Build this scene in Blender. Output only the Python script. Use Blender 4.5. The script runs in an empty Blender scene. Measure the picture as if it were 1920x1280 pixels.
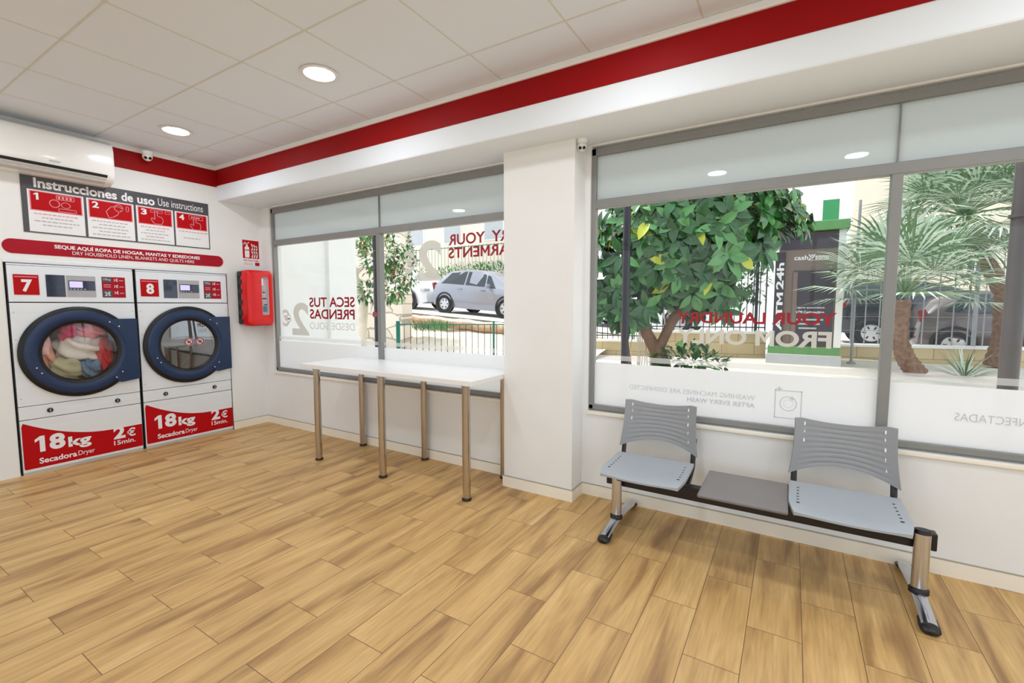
import bpy, bmesh, math, random
from mathutils import Vector, Matrix
rnd = random.Random(7)
PI = math.pi
S = bpy.context.scene
COL = S.collection

# ------------------------------------------------------------------ camera, world, sun, exposure
cam = bpy.data.cameras.new('camera')
cam.sensor_fit = 'HORIZONTAL'
cam.sensor_width = 36.0
cam.lens = 36.0 * 861.0 / 1920.0
cam.clip_start = 0.02
cam.clip_end = 300
camo = bpy.data.objects.new('camera', cam)
COL.objects.link(camo)
camo.location = (5.74, -3.353, 1.5)
camo.rotation_euler = (math.radians(90 - 4.5), 0, math.radians(31.35))
S.camera = camo

S.view_settings.view_transform = 'Standard'
S.view_settings.look = 'None'
S.view_settings.gamma = 1.0
S.view_settings.exposure = 0.36
S.view_settings.use_curve_mapping = False

world = bpy.data.worlds.new('sky')
S.world = world
world.use_nodes = True
wn = world.node_tree
bg = wn.nodes['Background']
bg.inputs['Color'].default_value = (0.86, 0.93, 1.0, 1)
bg.inputs['Strength'].default_value = 1.35

sun = bpy.data.lights.new('sun', 'SUN')
sun.energy = 3.0
sun.angle = math.radians(6)
sun.color = (1.0, 0.95, 0.88)
suno = bpy.data.objects.new('sun', sun)
COL.objects.link(suno)
suno.rotation_euler = (math.radians(2), math.radians(-30), 0)
LAMP_STRENGTH = 72.0

# ------------------------------------------------------------------ tagging
def tag(o, label=None, cat=None, group=None, kind=None):
    if label: o['label'] = label
    if cat: o['category'] = cat
    if group: o['group'] = group
    if kind: o['kind'] = kind
    return o

def empty(name, loc=(0, 0, 0), rz=0.0, label=None, cat=None, group=None, kind=None, parent=None):
    o = bpy.data.objects.new(name, None)
    o.empty_display_size = 0.1
    COL.objects.link(o)
    o.location = loc
    o.rotation_euler = (0, 0, rz)
    if parent: o.parent = parent
    return tag(o, label, cat, group, kind)

def copy_tree(o, parent=None):
    c = o.copy()
    COL.objects.link(c)
    if parent is not None:
        c.parent = parent
        c.matrix_parent_inverse = o.matrix_parent_inverse.copy()
    for ch in list(o.children):
        copy_tree(ch, c)
    return c

# ------------------------------------------------------------------ materials
def lin(c):
    c = c / 255.0
    return c / 12.92 if c <= 0.04045 else ((c + 0.055) / 1.055) ** 2.4

def rgb(r, g, b):
    return (lin(r), lin(g), lin(b), 1.0)

def mat(name, col, rough=0.5, metal=0.0, vary=0.0, scale=8.0, bump=0.0, bscale=40.0, spec=0.5, stretch=None, emit=None, estr=0.0, coat=0.0):
    m = bpy.data.materials.new(name)
    m.use_nodes = True
    nt = m.node_tree
    p = nt.nodes['Principled BSDF']
    p.inputs['Base Color'].default_value = col
    p.inputs['Roughness'].default_value = rough
    p.inputs['Metallic'].default_value = metal
    p.inputs['Specular IOR Level'].default_value = spec
    p.inputs['Coat Weight'].default_value = coat
    if emit:
        p.inputs['Emission Color'].default_value = emit
        p.inputs['Emission Strength'].default_value = estr
    if vary or bump:
        tc = nt.nodes.new('ShaderNodeTexCoord')
        mp = nt.nodes.new('ShaderNodeMapping')
        if stretch: mp.inputs['Scale'].default_value = stretch
        nt.links.new(tc.outputs['Object'], mp.inputs['Vector'])
    if vary:
        nz = nt.nodes.new('ShaderNodeTexNoise')
        nz.inputs['Scale'].default_value = scale
        nz.inputs['Detail'].default_value = 5
        nt.links.new(mp.outputs['Vector'], nz.inputs['Vector'])
        rp = nt.nodes.new('ShaderNodeValToRGB')
        rp.color_ramp.elements[0].position = 0.3
        rp.color_ramp.elements[1].position = 0.7
        rp.color_ramp.elements[0].color = tuple(max(0, x * (1 - vary)) for x in col[:3]) + (1,)
        rp.color_ramp.elements[1].color = tuple(min(1, x * (1 + vary)) for x in col[:3]) + (1,)
        nt.links.new(nz.outputs['Fac'], rp.inputs['Fac'])
        nt.links.new(rp.outputs['Color'], p.inputs['Base Color'])
    if bump:
        nb = nt.nodes.new('ShaderNodeTexNoise')
        nb.inputs['Scale'].default_value = bscale
        nb.inputs['Detail'].default_value = 4
        nt.links.new(mp.outputs['Vector'], nb.inputs['Vector'])
        bm_ = nt.nodes.new('ShaderNodeBump')
        bm_.inputs['Strength'].default_value = bump
        bm_.inputs['Distance'].default_value = 0.01
        nt.links.new(nb.outputs['Fac'], bm_.inputs['Height'])
        nt.links.new(bm_.outputs['Normal'], p.inputs['Normal'])
    return m

M = {}
M['wall'] = mat('white_paint', rgb(240, 240, 239), 0.6, vary=0.015, scale=2.5, bump=0.05, bscale=60)
M['soffit'] = mat('soffit_paint', rgb(236, 242, 248), 0.65, vary=0.01, scale=2)
M['red_band'] = mat('red_band_paint', rgb(150, 0, 5), 0.55, vary=0.04, scale=3, spec=0.2)
M['red'] = mat('red_vinyl', rgb(186, 0, 12), 0.5, vary=0.03, scale=5, spec=0.2)
M['red_dark'] = mat('crimson_vinyl', rgb(170, 8, 36), 0.5, vary=0.05, scale=3, spec=0.25)
M['white'] = mat('white_vinyl', rgb(240, 240, 242), 0.45, vary=0.01)
M['pink'] = mat('pale_pink_vinyl', rgb(232, 150, 160), 0.45, vary=0.02)
M['sign_grey'] = mat('charcoal_vinyl', rgb(78, 76, 82), 0.45, vary=0.04)
M['text_grey'] = mat('caption_grey', rgb(186, 180, 182), 0.5, vary=0.03)
M['base'] = mat('skirting_cream', rgb(248, 241, 226), 0.4, vary=0.02, scale=4)
M['grout'] = mat('joint_line', rgb(168, 160, 140), 0.7, vary=0.05)
M['alu'] = mat('grey_aluminium', rgb(140, 140, 138), 0.42, metal=0.12, vary=0.03, scale=6)
M['black'] = mat('black_plastic', rgb(24, 21, 24), 0.4, vary=0.1)
M['black_metal'] = mat('black_enamel', rgb(26, 20, 24), 0.35, vary=0.1)
M['chrome'] = mat('chrome', rgb(206, 209, 218), 0.2, metal=1.0, vary=0.02)
M['steel'] = mat('brushed_steel', rgb(192, 182, 172), 0.15, metal=1.0, vary=0.06, scale=60, stretch=(1, 1, .02))
M['tabletop'] = mat('white_laminate', rgb(242, 241, 240), 0.3, vary=0.01)
M['seat_grey'] = mat('grey_moulded_plastic', rgb(168, 174, 180), 0.42, vary=0.02)
M['back_grey'] = mat('grey_ribbed_plastic', rgb(150, 152, 155), 0.45, vary=0.02)
M['side_table'] = mat('grey_laminate', rgb(124, 119, 118), 0.35, vary=0.03)
M['machine'] = mat('silver_sheet_steel', rgb(234, 238, 243), 0.38, metal=0.15, vary=0.02, scale=30, stretch=(1, .03, 1))
M['machine_top'] = mat('silver_control_panel', rgb(234, 239, 246), 0.38, metal=0.12, vary=0.02)
M['gap'] = mat('dark_gap', rgb(30, 32, 34), 0.7, vary=0.1)
M['navy'] = mat('navy_door_plastic', rgb(17, 45, 84), 0.36, vary=0.08, scale=3)
M['gasket'] = mat('black_rubber', rgb(6, 6, 10), 0.45, vary=0.1)
M['navy_panel'] = mat('dark_navy_panel', rgb(20, 30, 60), 0.08, vary=0.06, coat=0.5)
M['panel_grey'] = mat('panel_grey', rgb(176, 176, 180), 0.4, vary=0.03)
M['lcd'] = mat('lcd_screen', rgb(190, 180, 235), 0.3, emit=rgb(190, 182, 240), estr=0.55)
M['drum'] = mat('drum_steel', rgb(96, 94, 96), 0.35, metal=0.8, vary=0.05)
M['acwhite'] = mat('glossy_white_plastic', rgb(240, 239, 236), 0.16, vary=0.01, coat=0.4)
M['acgrey'] = mat('pale_grey_plastic', rgb(196, 196, 194), 0.4, vary=0.02)
M['cabred'] = mat('red_moulded_plastic', rgb(222, 12, 14), 0.3, vary=0.02)
M['lamp_rim'] = mat('lamp_rim_white', rgb(235, 233, 230), 0.35, vary=0.01)
M['lamp'] = mat('lamp_diffuser', rgb(255, 250, 240), 0.5, emit=(0.935, 0.975, 1.03, 1), estr=LAMP_STRENGTH)
M['lens'] = mat('camera_lens', rgb(14, 14, 18), 0.1, vary=0.1)
M['txt_red'] = mat('window_letter_red', rgb(158, 16, 34), 0.5, vary=0.03)
M['txt_film'] = mat('film_letter_grey', rgb(206, 209, 213), 0.6, vary=0.02)
M['yellowish'] = mat('pale_stone_block', rgb(226, 200, 150), 0.8, vary=0.1, scale=3, bump=0.3)

def thin_glass(name, tint=(0.97, 0.99, 0.98, 1), base=0.022, gain=0.8):
    m = bpy.data.materials.new(name); m.use_nodes = True
    nt = m.node_tree; nt.nodes.clear()
    o = nt.nodes.new('ShaderNodeOutputMaterial')
    t = nt.nodes.new('ShaderNodeBsdfTransparent'); t.inputs['Color'].default_value = tint
    g = nt.nodes.new('ShaderNodeBsdfGlossy'); g.inputs['Roughness'].default_value = 0.0
    lw = nt.nodes.new('ShaderNodeLayerWeight'); lw.inputs['Blend'].default_value = 0.5
    pw = nt.nodes.new('ShaderNodeMath'); pw.operation = 'POWER'; pw.inputs[1].default_value = 5
    ma = nt.nodes.new('ShaderNodeMath'); ma.operation = 'MULTIPLY_ADD'; ma.inputs[1].default_value = gain; ma.inputs[2].default_value = base
    mx = nt.nodes.new('ShaderNodeMixShader')
    nt.links.new(lw.outputs['Facing'], pw.inputs[0]); nt.links.new(pw.outputs[0], ma.inputs[0])
    nt.links.new(ma.outputs[0], mx.inputs[0]); nt.links.new(t.outputs[0], mx.inputs[1]); nt.links.new(g.outputs[0], mx.inputs[2])
    nt.links.new(mx.outputs[0], o.inputs['Surface'])
    return m

def film_mat(name, col, transp, transl, gloss=0.0):
    """frosted vinyl: diffuse + translucent + a share of clear see-through, optionally under gloss"""
    m = bpy.data.materials.new(name); m.use_nodes = True
    nt = m.node_tree; nt.nodes.clear()
    o = nt.nodes.new('ShaderNodeOutputMaterial')
    d = nt.nodes.new('ShaderNodeBsdfDiffuse'); d.inputs['Color'].default_value = col
    tl = nt.nodes.new('ShaderNodeBsdfTranslucent'); tl.inputs['Color'].default_value = col
    tr = nt.nodes.new('ShaderNodeBsdfTransparent')
    m1 = nt.nodes.new('ShaderNodeMixShader'); m1.inputs[0].default_value = transl
    m2 = nt.nodes.new('ShaderNodeMixShader'); m2.inputs[0].default_value = transp
    nt.links.new(d.outputs[0], m1.inputs[1]); nt.links.new(tl.outputs[0], m1.inputs[2])
    nt.links.new(m1.outputs[0], m2.inputs[1]); nt.links.new(tr.outputs[0], m2.inputs[2])
    last = m2
    if gloss:
        g = nt.nodes.new('ShaderNodeBsdfGlossy'); g.inputs['Roughness'].default_value = 0.02
        m3 = nt.nodes.new('ShaderNodeMixShader'); m3.inputs[0].default_value = gloss
        nt.links.new(m2.outputs[0], m3.inputs[1]); nt.links.new(g.outputs[0], m3.inputs[2])
        last = m3
    nt.links.new(last.outputs[0], o.inputs['Surface'])
    return m

M['glass'] = thin_glass('window_glass')
M['porthole'] = thin_glass('door_glass', (0.95, 0.96, 0.97, 1), base=0.09, gain=0.8)
M['porthole_dark'] = thin_glass('dark_door_glass', (0.5, 0.56, 0.58, 1), base=0.30, gain=0.65)
M['carglass'] = mat('car_glass', rgb(30, 40, 48), 0.05, vary=0.1, coat=0.5)
M['film'] = film_mat('frosted_film', rgb(240, 240, 243), 0.02, 0.5)
M['band'] = film_mat('milky_band_film', rgb(225, 224, 224), 0.45, 0.5)
M['txt_gry'] = film_mat('etched_letter_film', rgb(212, 208, 200), 0.08, 0.45)
M['transom'] = film_mat('transom_frosted_glass', rgb(196, 205, 206), 0.0, 0.3, gloss=0.055)

def floor_material():
    m = bpy.data.materials.new('oak_plank_tiles'); m.use_nodes = True
    nt = m.node_tree; L = nt.links; p = nt.nodes['Principled BSDF']
    N = nt.nodes.new
    tc = N('ShaderNodeTexCoord')
    sx = N('ShaderNodeSeparateXYZ'); L.new(tc.outputs['Object'], sx.inputs[0])
    def mth(op, a, b=None):
        n = N('ShaderNodeMath'); n.operation = op
        if hasattr(a, 'type'): L.new(a, n.inputs[0])
        else: n.inputs[0].default_value = a
        if b is not None:
            if hasattr(b, 'type'): L.new(b, n.inputs[1])
            else: n.inputs[1].default_value = b
        return n.outputs[0]
    u = mth('ADD', sx.outputs['Y'], 0.3575 + 67.5)
    v = mth('ADD', sx.outputs['X'], -0.076 + 0.2216 * 100)
    cb = N('ShaderNodeCombineXYZ'); L.new(u, cb.inputs[0]); L.new(v, cb.inputs[1])
    br = N('ShaderNodeTexBrick')
    br.offset = 0.5; br.offset_frequency = 2; br.squash = 1.0
    br.inputs['Scale'].default_value = 1.0
    br.inputs['Brick Width'].default_value = 0.675
    br.inputs['Row Height'].default_value = 0.2216
    br.inputs['Mortar Size'].default_value = 0.0018
    br.inputs['Mortar Smooth'].default_value = 0.3
    br.inputs['Color1'].default_value = (0, 0, 0, 1); br.inputs['Color2'].default_value = (1, 1, 1, 1)
    br.inputs['Mortar'].default_value = (0.5, 0.5, 0.5, 1)
    L.new(cb.outputs[0], br.inputs['Vector'])
    seed = mth('MULTIPLY', br.outputs['Color'], 37.0)
    # broad streaks of darker heartwood along each plank
    mp = N('ShaderNodeCombineXYZ')
    L.new(mth('MULTIPLY', u, 1.25), mp.inputs[0]); L.new(mth('MULTIPLY', v, 9.0), mp.inputs[1]); L.new(seed, mp.inputs[2])
    n1 = N('ShaderNodeTexNoise'); n1.inputs['Scale'].default_value = 1.0; n1.inputs['Detail'].default_value = 3; n1.inputs['Distortion'].default_value = 0.5
    L.new(mp.outputs[0], n1.inputs['Vector'])
    # fine grain
    mp2 = N('ShaderNodeCombineXYZ')
    L.new(mth('MULTIPLY', u, 4.0), mp2.inputs[0]); L.new(mth('MULTIPLY', v, 75.0), mp2.inputs[1]); L.new(seed, mp2.inputs[2])
    n2 = N('ShaderNodeTexNoise'); n2.inputs['Scale'].default_value = 1.0; n2.inputs['Detail'].default_value = 5; n2.inputs['Distortion'].default_value = 0.3
    L.new(mp2.outputs[0], n2.inputs['Vector'])
    # cathedral rings
    mp3 = N('ShaderNodeCombineXYZ')
    L.new(mth('MULTIPLY', u, 1.6), mp3.inputs[0]); L.new(mth('MULTIPLY', v, 8.0), mp3.inputs[1]); L.new(seed, mp3.inputs[2])
    n3 = N('ShaderNodeTexNoise'); n3.inputs['Scale'].default_value = 1.0; n3.inputs['Detail'].default_value = 1
    L.new(mp3.outputs[0], n3.inputs['Vector'])
    rings = mth('SINE', mth('MULTIPLY', n3.outputs['Fac'], 70.0))
    r1 = N('ShaderNodeValToRGB')
    e = r1.color_ramp.elements
    e[0].position = 0.30; e[0].color = rgb(158, 119, 74)
    e[1].position = 0.50; e[1].color = rgb(203, 163, 104)
    k = e.new(0.72); k.color = rgb(220, 182, 122)
    L.new(n1.outputs['Fac'], r1.inputs['Fac'])
    hs = N('ShaderNodeHueSaturation')
    L.new(r1.outputs['Color'], hs.inputs['Color'])
    val = mth('ADD', mth('MULTIPLY', n2.outputs['Fac'], 0.62), 0.69)
    val = mth('ADD', val, mth('MULTIPLY', rings, 0.022))
    val = mth('ADD', val, mth('MULTIPLY', mth('SUBTRACT', br.outputs['Color'], 0.5), 0.10))
    L.new(val, hs.inputs['Value'])
    mx = N('ShaderNodeMix'); mx.data_type = 'RGBA'
    L.new(br.outputs['Fac'], mx.inputs['Factor'])
    L.new(hs.outputs['Color'], mx.inputs['A']); mx.inputs['B'].default_value = rgb(108, 78, 48)
    L.new(mx.outputs['Result'], p.inputs['Base Color'])
    p.inputs['Roughness'].default_value = 0.42
    p.inputs['Specular IOR Level'].default_value = 0.45
    bp = N('ShaderNodeBump'); bp.inputs['Strength'].default_value = 0.15; bp.inputs['Distance'].default_value = 0.002
    L.new(mth('SUBTRACT', mth('MULTIPLY', n2.outputs['Fac'], 0.3), br.outputs['Fac']), bp.inputs['Height'])
    L.new(bp.outputs['Normal'], p.inputs['Normal'])
    return m
M['floor'] = floor_material()

def brick_mat(name, c1, c2, mortar, bw, rh, ms, rough=0.85, axis='X', bump=0.6, distort=0.0):
    m = bpy.data.materials.new(name); m.use_nodes = True
    nt = m.node_tree; L = nt.links; p = nt.nodes['Principled BSDF']; N = nt.nodes.new
    tc = N('ShaderNodeTexCoord'); sx = N('ShaderNodeSeparateXYZ'); L.new(tc.outputs['Object'], sx.inputs[0])
    cb = N('ShaderNodeCombineXYZ'); L.new(sx.outputs[axis], cb.inputs[0]); L.new(sx.outputs['Z'], cb.inputs[1])
    vec = cb.outputs[0]
    if distort:
        nz = N('ShaderNodeTexNoise'); nz.inputs['Scale'].default_value = 2.5; L.new(cb.outputs[0], nz.inputs['Vector'])
        vm = N('ShaderNodeVectorMath'); vm.operation = 'MULTIPLY_ADD'; vm.inputs[1].default_value = (distort,) * 3
        L.new(nz.outputs['Color'], vm.inputs[0]); L.new(cb.outputs[0], vm.inputs[2]); vec = vm.outputs[0]
    br = N('ShaderNodeTexBrick'); br.inputs['Scale'].default_value = 1
    br.inputs['Brick Width'].default_value = bw; br.inputs['Row Height'].default_value = rh; br.inputs['Mortar Size'].default_value = ms
    br.inputs['Color1'].default_value = c1; br.inputs['Color2'].default_value = c2; br.inputs['Mortar'].default_value = mortar
    L.new(vec, br.inputs['Vector']); L.new(br.outputs['Color'], p.inputs['Base Color'])
    p.inputs['Roughness'].default_value = rough
    b = N('ShaderNodeBump'); b.inputs['Strength'].default_value = bump; b.inputs['Distance'].default_value = 0.02; b.invert = True
    L.new(br.outputs['Fac'], b.inputs['Height']); L.new(b.outputs['Normal'], p.inputs['Normal'])
    return m
M['stoneblock'] = brick_mat('pale_block_wall', rgb(195, 174, 132), rgb(204, 186, 147), rgb(167, 144, 102), 0.62, 0.24, 0.008)
M['rock'] = brick_mat('rubble_stone', rgb(226, 212, 194), rgb(240, 230, 216), rgb(182, 168, 150), 0.5, 0.3, 0.02, distort=0.5)
M['bank'] = mat('pale_gravel_bank', rgb(226, 214, 196), 0.9, vary=0.15, scale=4, bump=0.5)
M['kerbcap'] = mat('weathered_stone_cap', rgb(170, 140, 110), 0.9, vary=0.25, scale=5, bump=0.4)
M['asphalt'] = mat('sun_bleached_asphalt', rgb(205, 202, 200), 0.9, vary=0.06, scale=3)
M['paving'] = mat('pale_paving', rgb(206, 200, 192), 0.85, vary=0.06, scale=3)
M['bwall'] = mat('beige_render', rgb(238, 222, 200), 0.85, vary=0.04, scale=1.5)
M['bwall2'] = mat('pinkish_render', rgb(244, 226, 210), 0.85, vary=0.04, scale=1.5)
M['bwhite'] = mat('white_render', rgb(240, 239, 236), 0.8, vary=0.02, scale=1.5)
M['green_sign'] = mat('green_sheet', rgb(49, 142, 83), 0.45, vary=0.05)
M['green_rail'] = mat('green_enamel', rgb(10, 112, 96), 0.4, vary=0.1)
M['kgreen'] = mat('kiosk_green', rgb(96, 148, 89), 0.5, vary=0.05)
M['kbrown'] = mat('kiosk_taupe', rgb(126, 108, 99), 0.5, vary=0.04)
M['kdark'] = mat('kiosk_dark', rgb(60, 52, 62), 0.35, vary=0.06)
M['kgrey'] = mat('kiosk_plinth_grey', rgb(190, 192, 194), 0.7, vary=0.04)
M['iron'] = mat('dark_iron', rgb(41, 43, 49), 0.5, vary=0.1)
M['iron_light'] = mat('galvanised_wire', rgb(150, 152, 156), 0.5, metal=0.3, vary=0.05)
M['post'] = mat('dark_painted_post', rgb(24, 22, 36), 0.35, vary=0.1)
M['post_grey'] = mat('grey_brown_post', rgb(73, 67, 67), 0.45, vary=0.12, scale=3)
M['leaf'] = mat('ficus_leaf', rgb(26, 80, 26), 0.25, vary=0.4, scale=3, coat=0.2)
M['leaf2'] = mat('ficus_leaf_pale', rgb(73, 130, 65), 0.25, vary=0.3, scale=3, coat=0.25)
M['leaf3'] = mat('ficus_leaf_young', rgb(170, 178, 48), 0.35, vary=0.15, scale=3)
M['bark'] = mat('ficus_bark', rgb(120, 89, 70), 0.9, vary=0.2, scale=9, bump=0.6)
M['palm_leaf'] = mat('palm_frond', rgb(107, 135, 98), 0.4, vary=0.2, scale=4)
M['palm_leaf2'] = mat('palm_frond_silver', rgb(208, 222, 206), 0.4, vary=0.12, scale=4)
M['palm_dry'] = mat('dry_palm_frond', rgb(190, 168, 124), 0.8, vary=0.2, scale=6)
M['palm_bark'] = mat('palm_bark', rgb(128, 100, 83), 0.95, vary=0.3, scale=18, bump=0.8, bscale=25)
M['bush'] = mat('shrub_leaf', rgb(104, 160, 84), 0.5, vary=0.3, scale=5)
M['bush2'] = mat('dark_shrub_leaf', rgb(52, 104, 60), 0.45, vary=0.3, scale=5)
M['flower'] = mat('pink_blossom', rgb(196, 90, 90), 0.6, vary=0.15)
M['car_silver'] = mat('silver_car_paint', rgb(150, 152, 164), 0.25, metal=0.4, vary=0.02, coat=0.6)
M['car_white'] = mat('white_car_paint', rgb(232, 234, 238), 0.25, vary=0.02, coat=0.6)
M['car_dark'] = mat('dark_car_paint', rgb(35, 41, 49), 0.2, metal=0.3, vary=0.04, coat=0.7)
M['car_grey'] = mat('grey_car_paint', rgb(96, 89, 89), 0.25, metal=0.4, vary=0.03, coat=0.6)
M['tyre'] = mat('tyre_rubber', rgb(28, 28, 33), 0.8, vary=0.1)
M['rim'] = mat('alloy_rim', rgb(206, 206, 208), 0.3, metal=0.5, vary=0.03)
M['taillight'] = mat('red_tail_lamp', rgb(120, 16, 20), 0.25, vary=0.05)
M['cloth_white'] = mat('cream_fabric', rgb(226, 216, 204), 0.9, vary=0.08, scale=12)
M['cloth_pink'] = mat('magenta_fabric', rgb(206, 20, 92), 0.9, vary=0.08, scale=12)
M['cloth_red'] = mat('red_fabric', rgb(190, 44, 48), 0.9, vary=0.1, scale=12)
M['cloth_rose'] = mat('rose_fabric', rgb(232, 130, 142), 0.9, vary=0.1, scale=12)
M['cloth_sage'] = mat('sage_fabric', rgb(176, 172, 140), 0.9, vary=0.1, scale=12)
M['cloth_blue'] = mat('slate_blue_fabric', rgb(96, 122, 146), 0.9, vary=0.2, scale=12)
M['cloth_peach'] = mat('peach_fabric', rgb(230, 160, 136), 0.9, vary=0.1, scale=12)

def ceiling_material():
    m = bpy.data.materials.new('ceiling_tile'); m.use_nodes = True
    nt = m.node_tree; L = nt.links; p = nt.nodes['Principled BSDF']; N = nt.nodes.new
    tc = N('ShaderNodeTexCoord')
    nz = N('ShaderNodeTexNoise'); nz.inputs['Scale'].default_value = 1.2
    L.new(tc.outputs['Object'], nz.inputs['Vector'])
    rp = N('ShaderNodeValToRGB')
    rp.color_ramp.elements[0].color = rgb(226, 233, 242); rp.color_ramp.elements[1].color = rgb(231, 238, 247)
    L.new(nz.outputs['Fac'], rp.inputs['Fac']); L.new(rp.outputs['Color'], p.inputs['Base Color'])
    p.inputs['Roughness'].default_value = 0.8
    return m
M['ceil'] = ceiling_material()
M['ceil_bar'] = mat('ceiling_bar', rgb(214, 212, 200), 0.6, vary=0.03)

# ------------------------------------------------------------------ mesh builder
class MB:
    def __init__(s):
        s.v = []; s.f = []; s.m = []; s.mats = []; s.smooth = []
    def mi(s, m):
        if m not in s.mats: s.mats.append(m)
        return s.mats.index(m)
    def face(s, idx, m, sm=False):
        s.f.append(tuple(idx)); s.m.append(s.mi(m)); s.smooth.append(sm)
    def add(s, pts, faces, m, sm=False):
        b = len(s.v)
        s.v += [tuple(p) for p in pts]
        for f in faces: s.face([b + i for i in f], m, sm)
        return b
    def box(s, x0, x1, y0, y1, z0, z1, m):
        p = [(x0, y0, z0), (x1, y0, z0), (x1, y1, z0), (x0, y1, z0), (x0, y0, z1), (x1, y0, z1), (x1, y1, z1), (x0, y1, z1)]
        s.add(p, [(0, 3, 2, 1), (4, 5, 6, 7), (0, 1, 5, 4), (1, 2, 6, 5), (2, 3, 7, 6), (3, 0, 4, 7)], m)
        return s
    def obox(s, c, ux, hx, uy, hy, uz, hz, m):
        c = Vector(c); ux = Vector(ux).normalized(); uy = Vector(uy).normalized(); uz = Vector(uz).normalized()
        p = []
        for k in (-1, 1):
            for (i, j) in ((-1, -1), (1, -1), (1, 1), (-1, 1)):
                p.append(c + ux * hx * i + uy * hy * j + uz * hz * k)
        s.add(p, [(0, 3, 2, 1), (4, 5, 6, 7), (0, 1, 5, 4), (1, 2, 6, 5), (2, 3, 7, 6), (3, 0, 4, 7)], m)
        return s
    def rings(s, rings, m, sm=True, cap0=True, cap1=True, closed=True):
        n = len(rings[0]); b = len(s.v)
        for r in rings: s.v += [tuple(p) for p in r]
        for i in range(len(rings) - 1):
            for j in range(n if closed else n - 1):
                k = (j + 1) % n
                s.face((b + i * n + j, b + i * n + k, b + (i + 1) * n + k, b + (i + 1) * n + j), m, sm)
        if cap0 and closed: s.face([b + j for j in reversed(range(n))], m)
        if cap1 and closed: s.face([b + (len(rings) - 1) * n + j for j in range(n)], m)
        return s
    def tube(s, path, r, m, n=10, ry=None, cap=True, sm=True):
        path = [Vector(p) for p in path]
        rs = r if isinstance(r, (list, tuple)) else [r] * len(path)
        rings = []; up = None
        for i, p in enumerate(path):
            a = path[max(0, i - 1)]; c = path[min(len(path) - 1, i + 1)]
            t = (c - a).normalized()
            if up is None:
                up = Vector((0, 0, 1)) if abs(t.z) < 0.9 else Vector((1, 0, 0))
            e1 = t.cross(up).normalized(); e2 = e1.cross(t).normalized(); up = e2
            q = (ry / rs[0]) if ry else 1.0
            rings.append([p + e1 * rs[i] * math.cos(2 * PI * k / n) + e2 * rs[i] * q * math.sin(2 * PI * k / n) for k in range(n)])
        s.rings(rings, m, sm, cap, cap)
        return s
    def lathe(s, prof, c, ax, m, n=32, sm=True, cap0=False, cap1=False):
        """prof: (radius, offset along ax) pairs"""
        c = Vector(c); ax = Vector(ax).normalized()
        a = Vector((0, 0, 1)) if abs(ax.z) < 0.9 else Vector((1, 0, 0))
        e1 = a.cross(ax).normalized(); e2 = ax.cross(e1).normalized()
        rings = [[c + ax * h + (e1 * math.cos(2 * PI * k / n) + e2 * math.sin(2 * PI * k / n)) * r for k in range(n)] for (r, h) in prof]
        s.rings(rings, m, sm, cap0, cap1)
        return s
    def grid(s, fn, nu, nv, m, sm=True, flip=False):
        b = len(s.v)
        for j in range(nv + 1):
            for i in range(nu + 1):
                s.v.append(tuple(fn(i / nu, j / nv)))
        for j in range(nv):
            for i in range(nu):
                q = [b + j * (nu + 1) + i, b + j * (nu + 1) + i + 1, b + (j + 1) * (nu + 1) + i + 1, b + (j + 1) * (nu + 1) + i]
                if flip: q.reverse()
                s.face(q, m, sm)
        return s
    def build_each(s, name, parent=None, **k):
        """one object per connected piece"""
        par = list(range(len(s.v)))
        def find(a):
            while par[a] != a: par[a] = par[par[a]]; a = par[a]
            return a
        for f in s.f:
            for q in f[1:]: par[find(q)] = find(f[0])
        groups = {}
        for i, f in enumerate(s.f): groups.setdefault(find(f[0]), []).append(i)
        out = []
        for fi in groups.values():
            mb = MB(); mp = {}
            for i in fi:
                for q in s.f[i]:
                    if q not in mp: mp[q] = len(mb.v); mb.v.append(s.v[q])
                mb.face([mp[q] for q in s.f[i]], s.mats[s.m[i]], s.smooth[i])
            out.append(mb.build(name, parent=parent, **k))
        return out
    def build(s, name, parent=None, bevel=0.0, segs=2, loc=None):
        me = bpy.data.meshes.new(name)
        me.from_pydata(s.v, [], s.f)
        for m in s.mats: me.materials.append(M[m])
        me.polygons.foreach_set('material_index', s.m)
        me.polygons.foreach_set('use_smooth', s.smooth)
        me.update()
        if any(s.smooth):
            try: me.set_sharp_from_angle(angle=math.radians(50))
            except Exception: pass
        o = bpy.data.objects.new(name, me)
        COL.objects.link(o)
        if loc: o.location = loc
        if parent is not None: o.parent = parent
        if bevel:
            md = o.modifiers.new('bevel', 'BEVEL'); md.width = bevel; md.segments = segs; md.limit_method = 'ANGLE'
        return o

def icosphere_cloth(name, c, rx, ry, rz, m, parent=None, seed=0, amp=0.25, sub=4):
    bm = bmesh.new()
    bmesh.ops.create_icosphere(bm, subdivisions=sub, radius=1.0)
    r = random.Random(seed)
    ph = [(r.uniform(1.5, 5), r.uniform(1.5, 5), r.uniform(1.5, 5), r.uniform(0, 6.28)) for _ in range(7)]
    for v in bm.verts:
        d = 1.0
        for (a, b, c2, p) in ph:
            d += amp / 3 * math.sin(a * v.co.x * 1.7 + b * v.co.y * 1.7 + c2 * v.co.z * 1.7 + p)
        v.co = Vector((v.co.x * rx * d, v.co.y * ry * d, v.co.z * rz * d))
    me = bpy.data.meshes.new(name); bm.to_mesh(me); bm.free()
    for p in me.polygons: p.use_smooth = True
    me.materials.append(M[m])
    o = bpy.data.objects.new(name, me); COL.objects.link(o); o.location = c
    if parent: o.parent = parent
    return o

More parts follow.
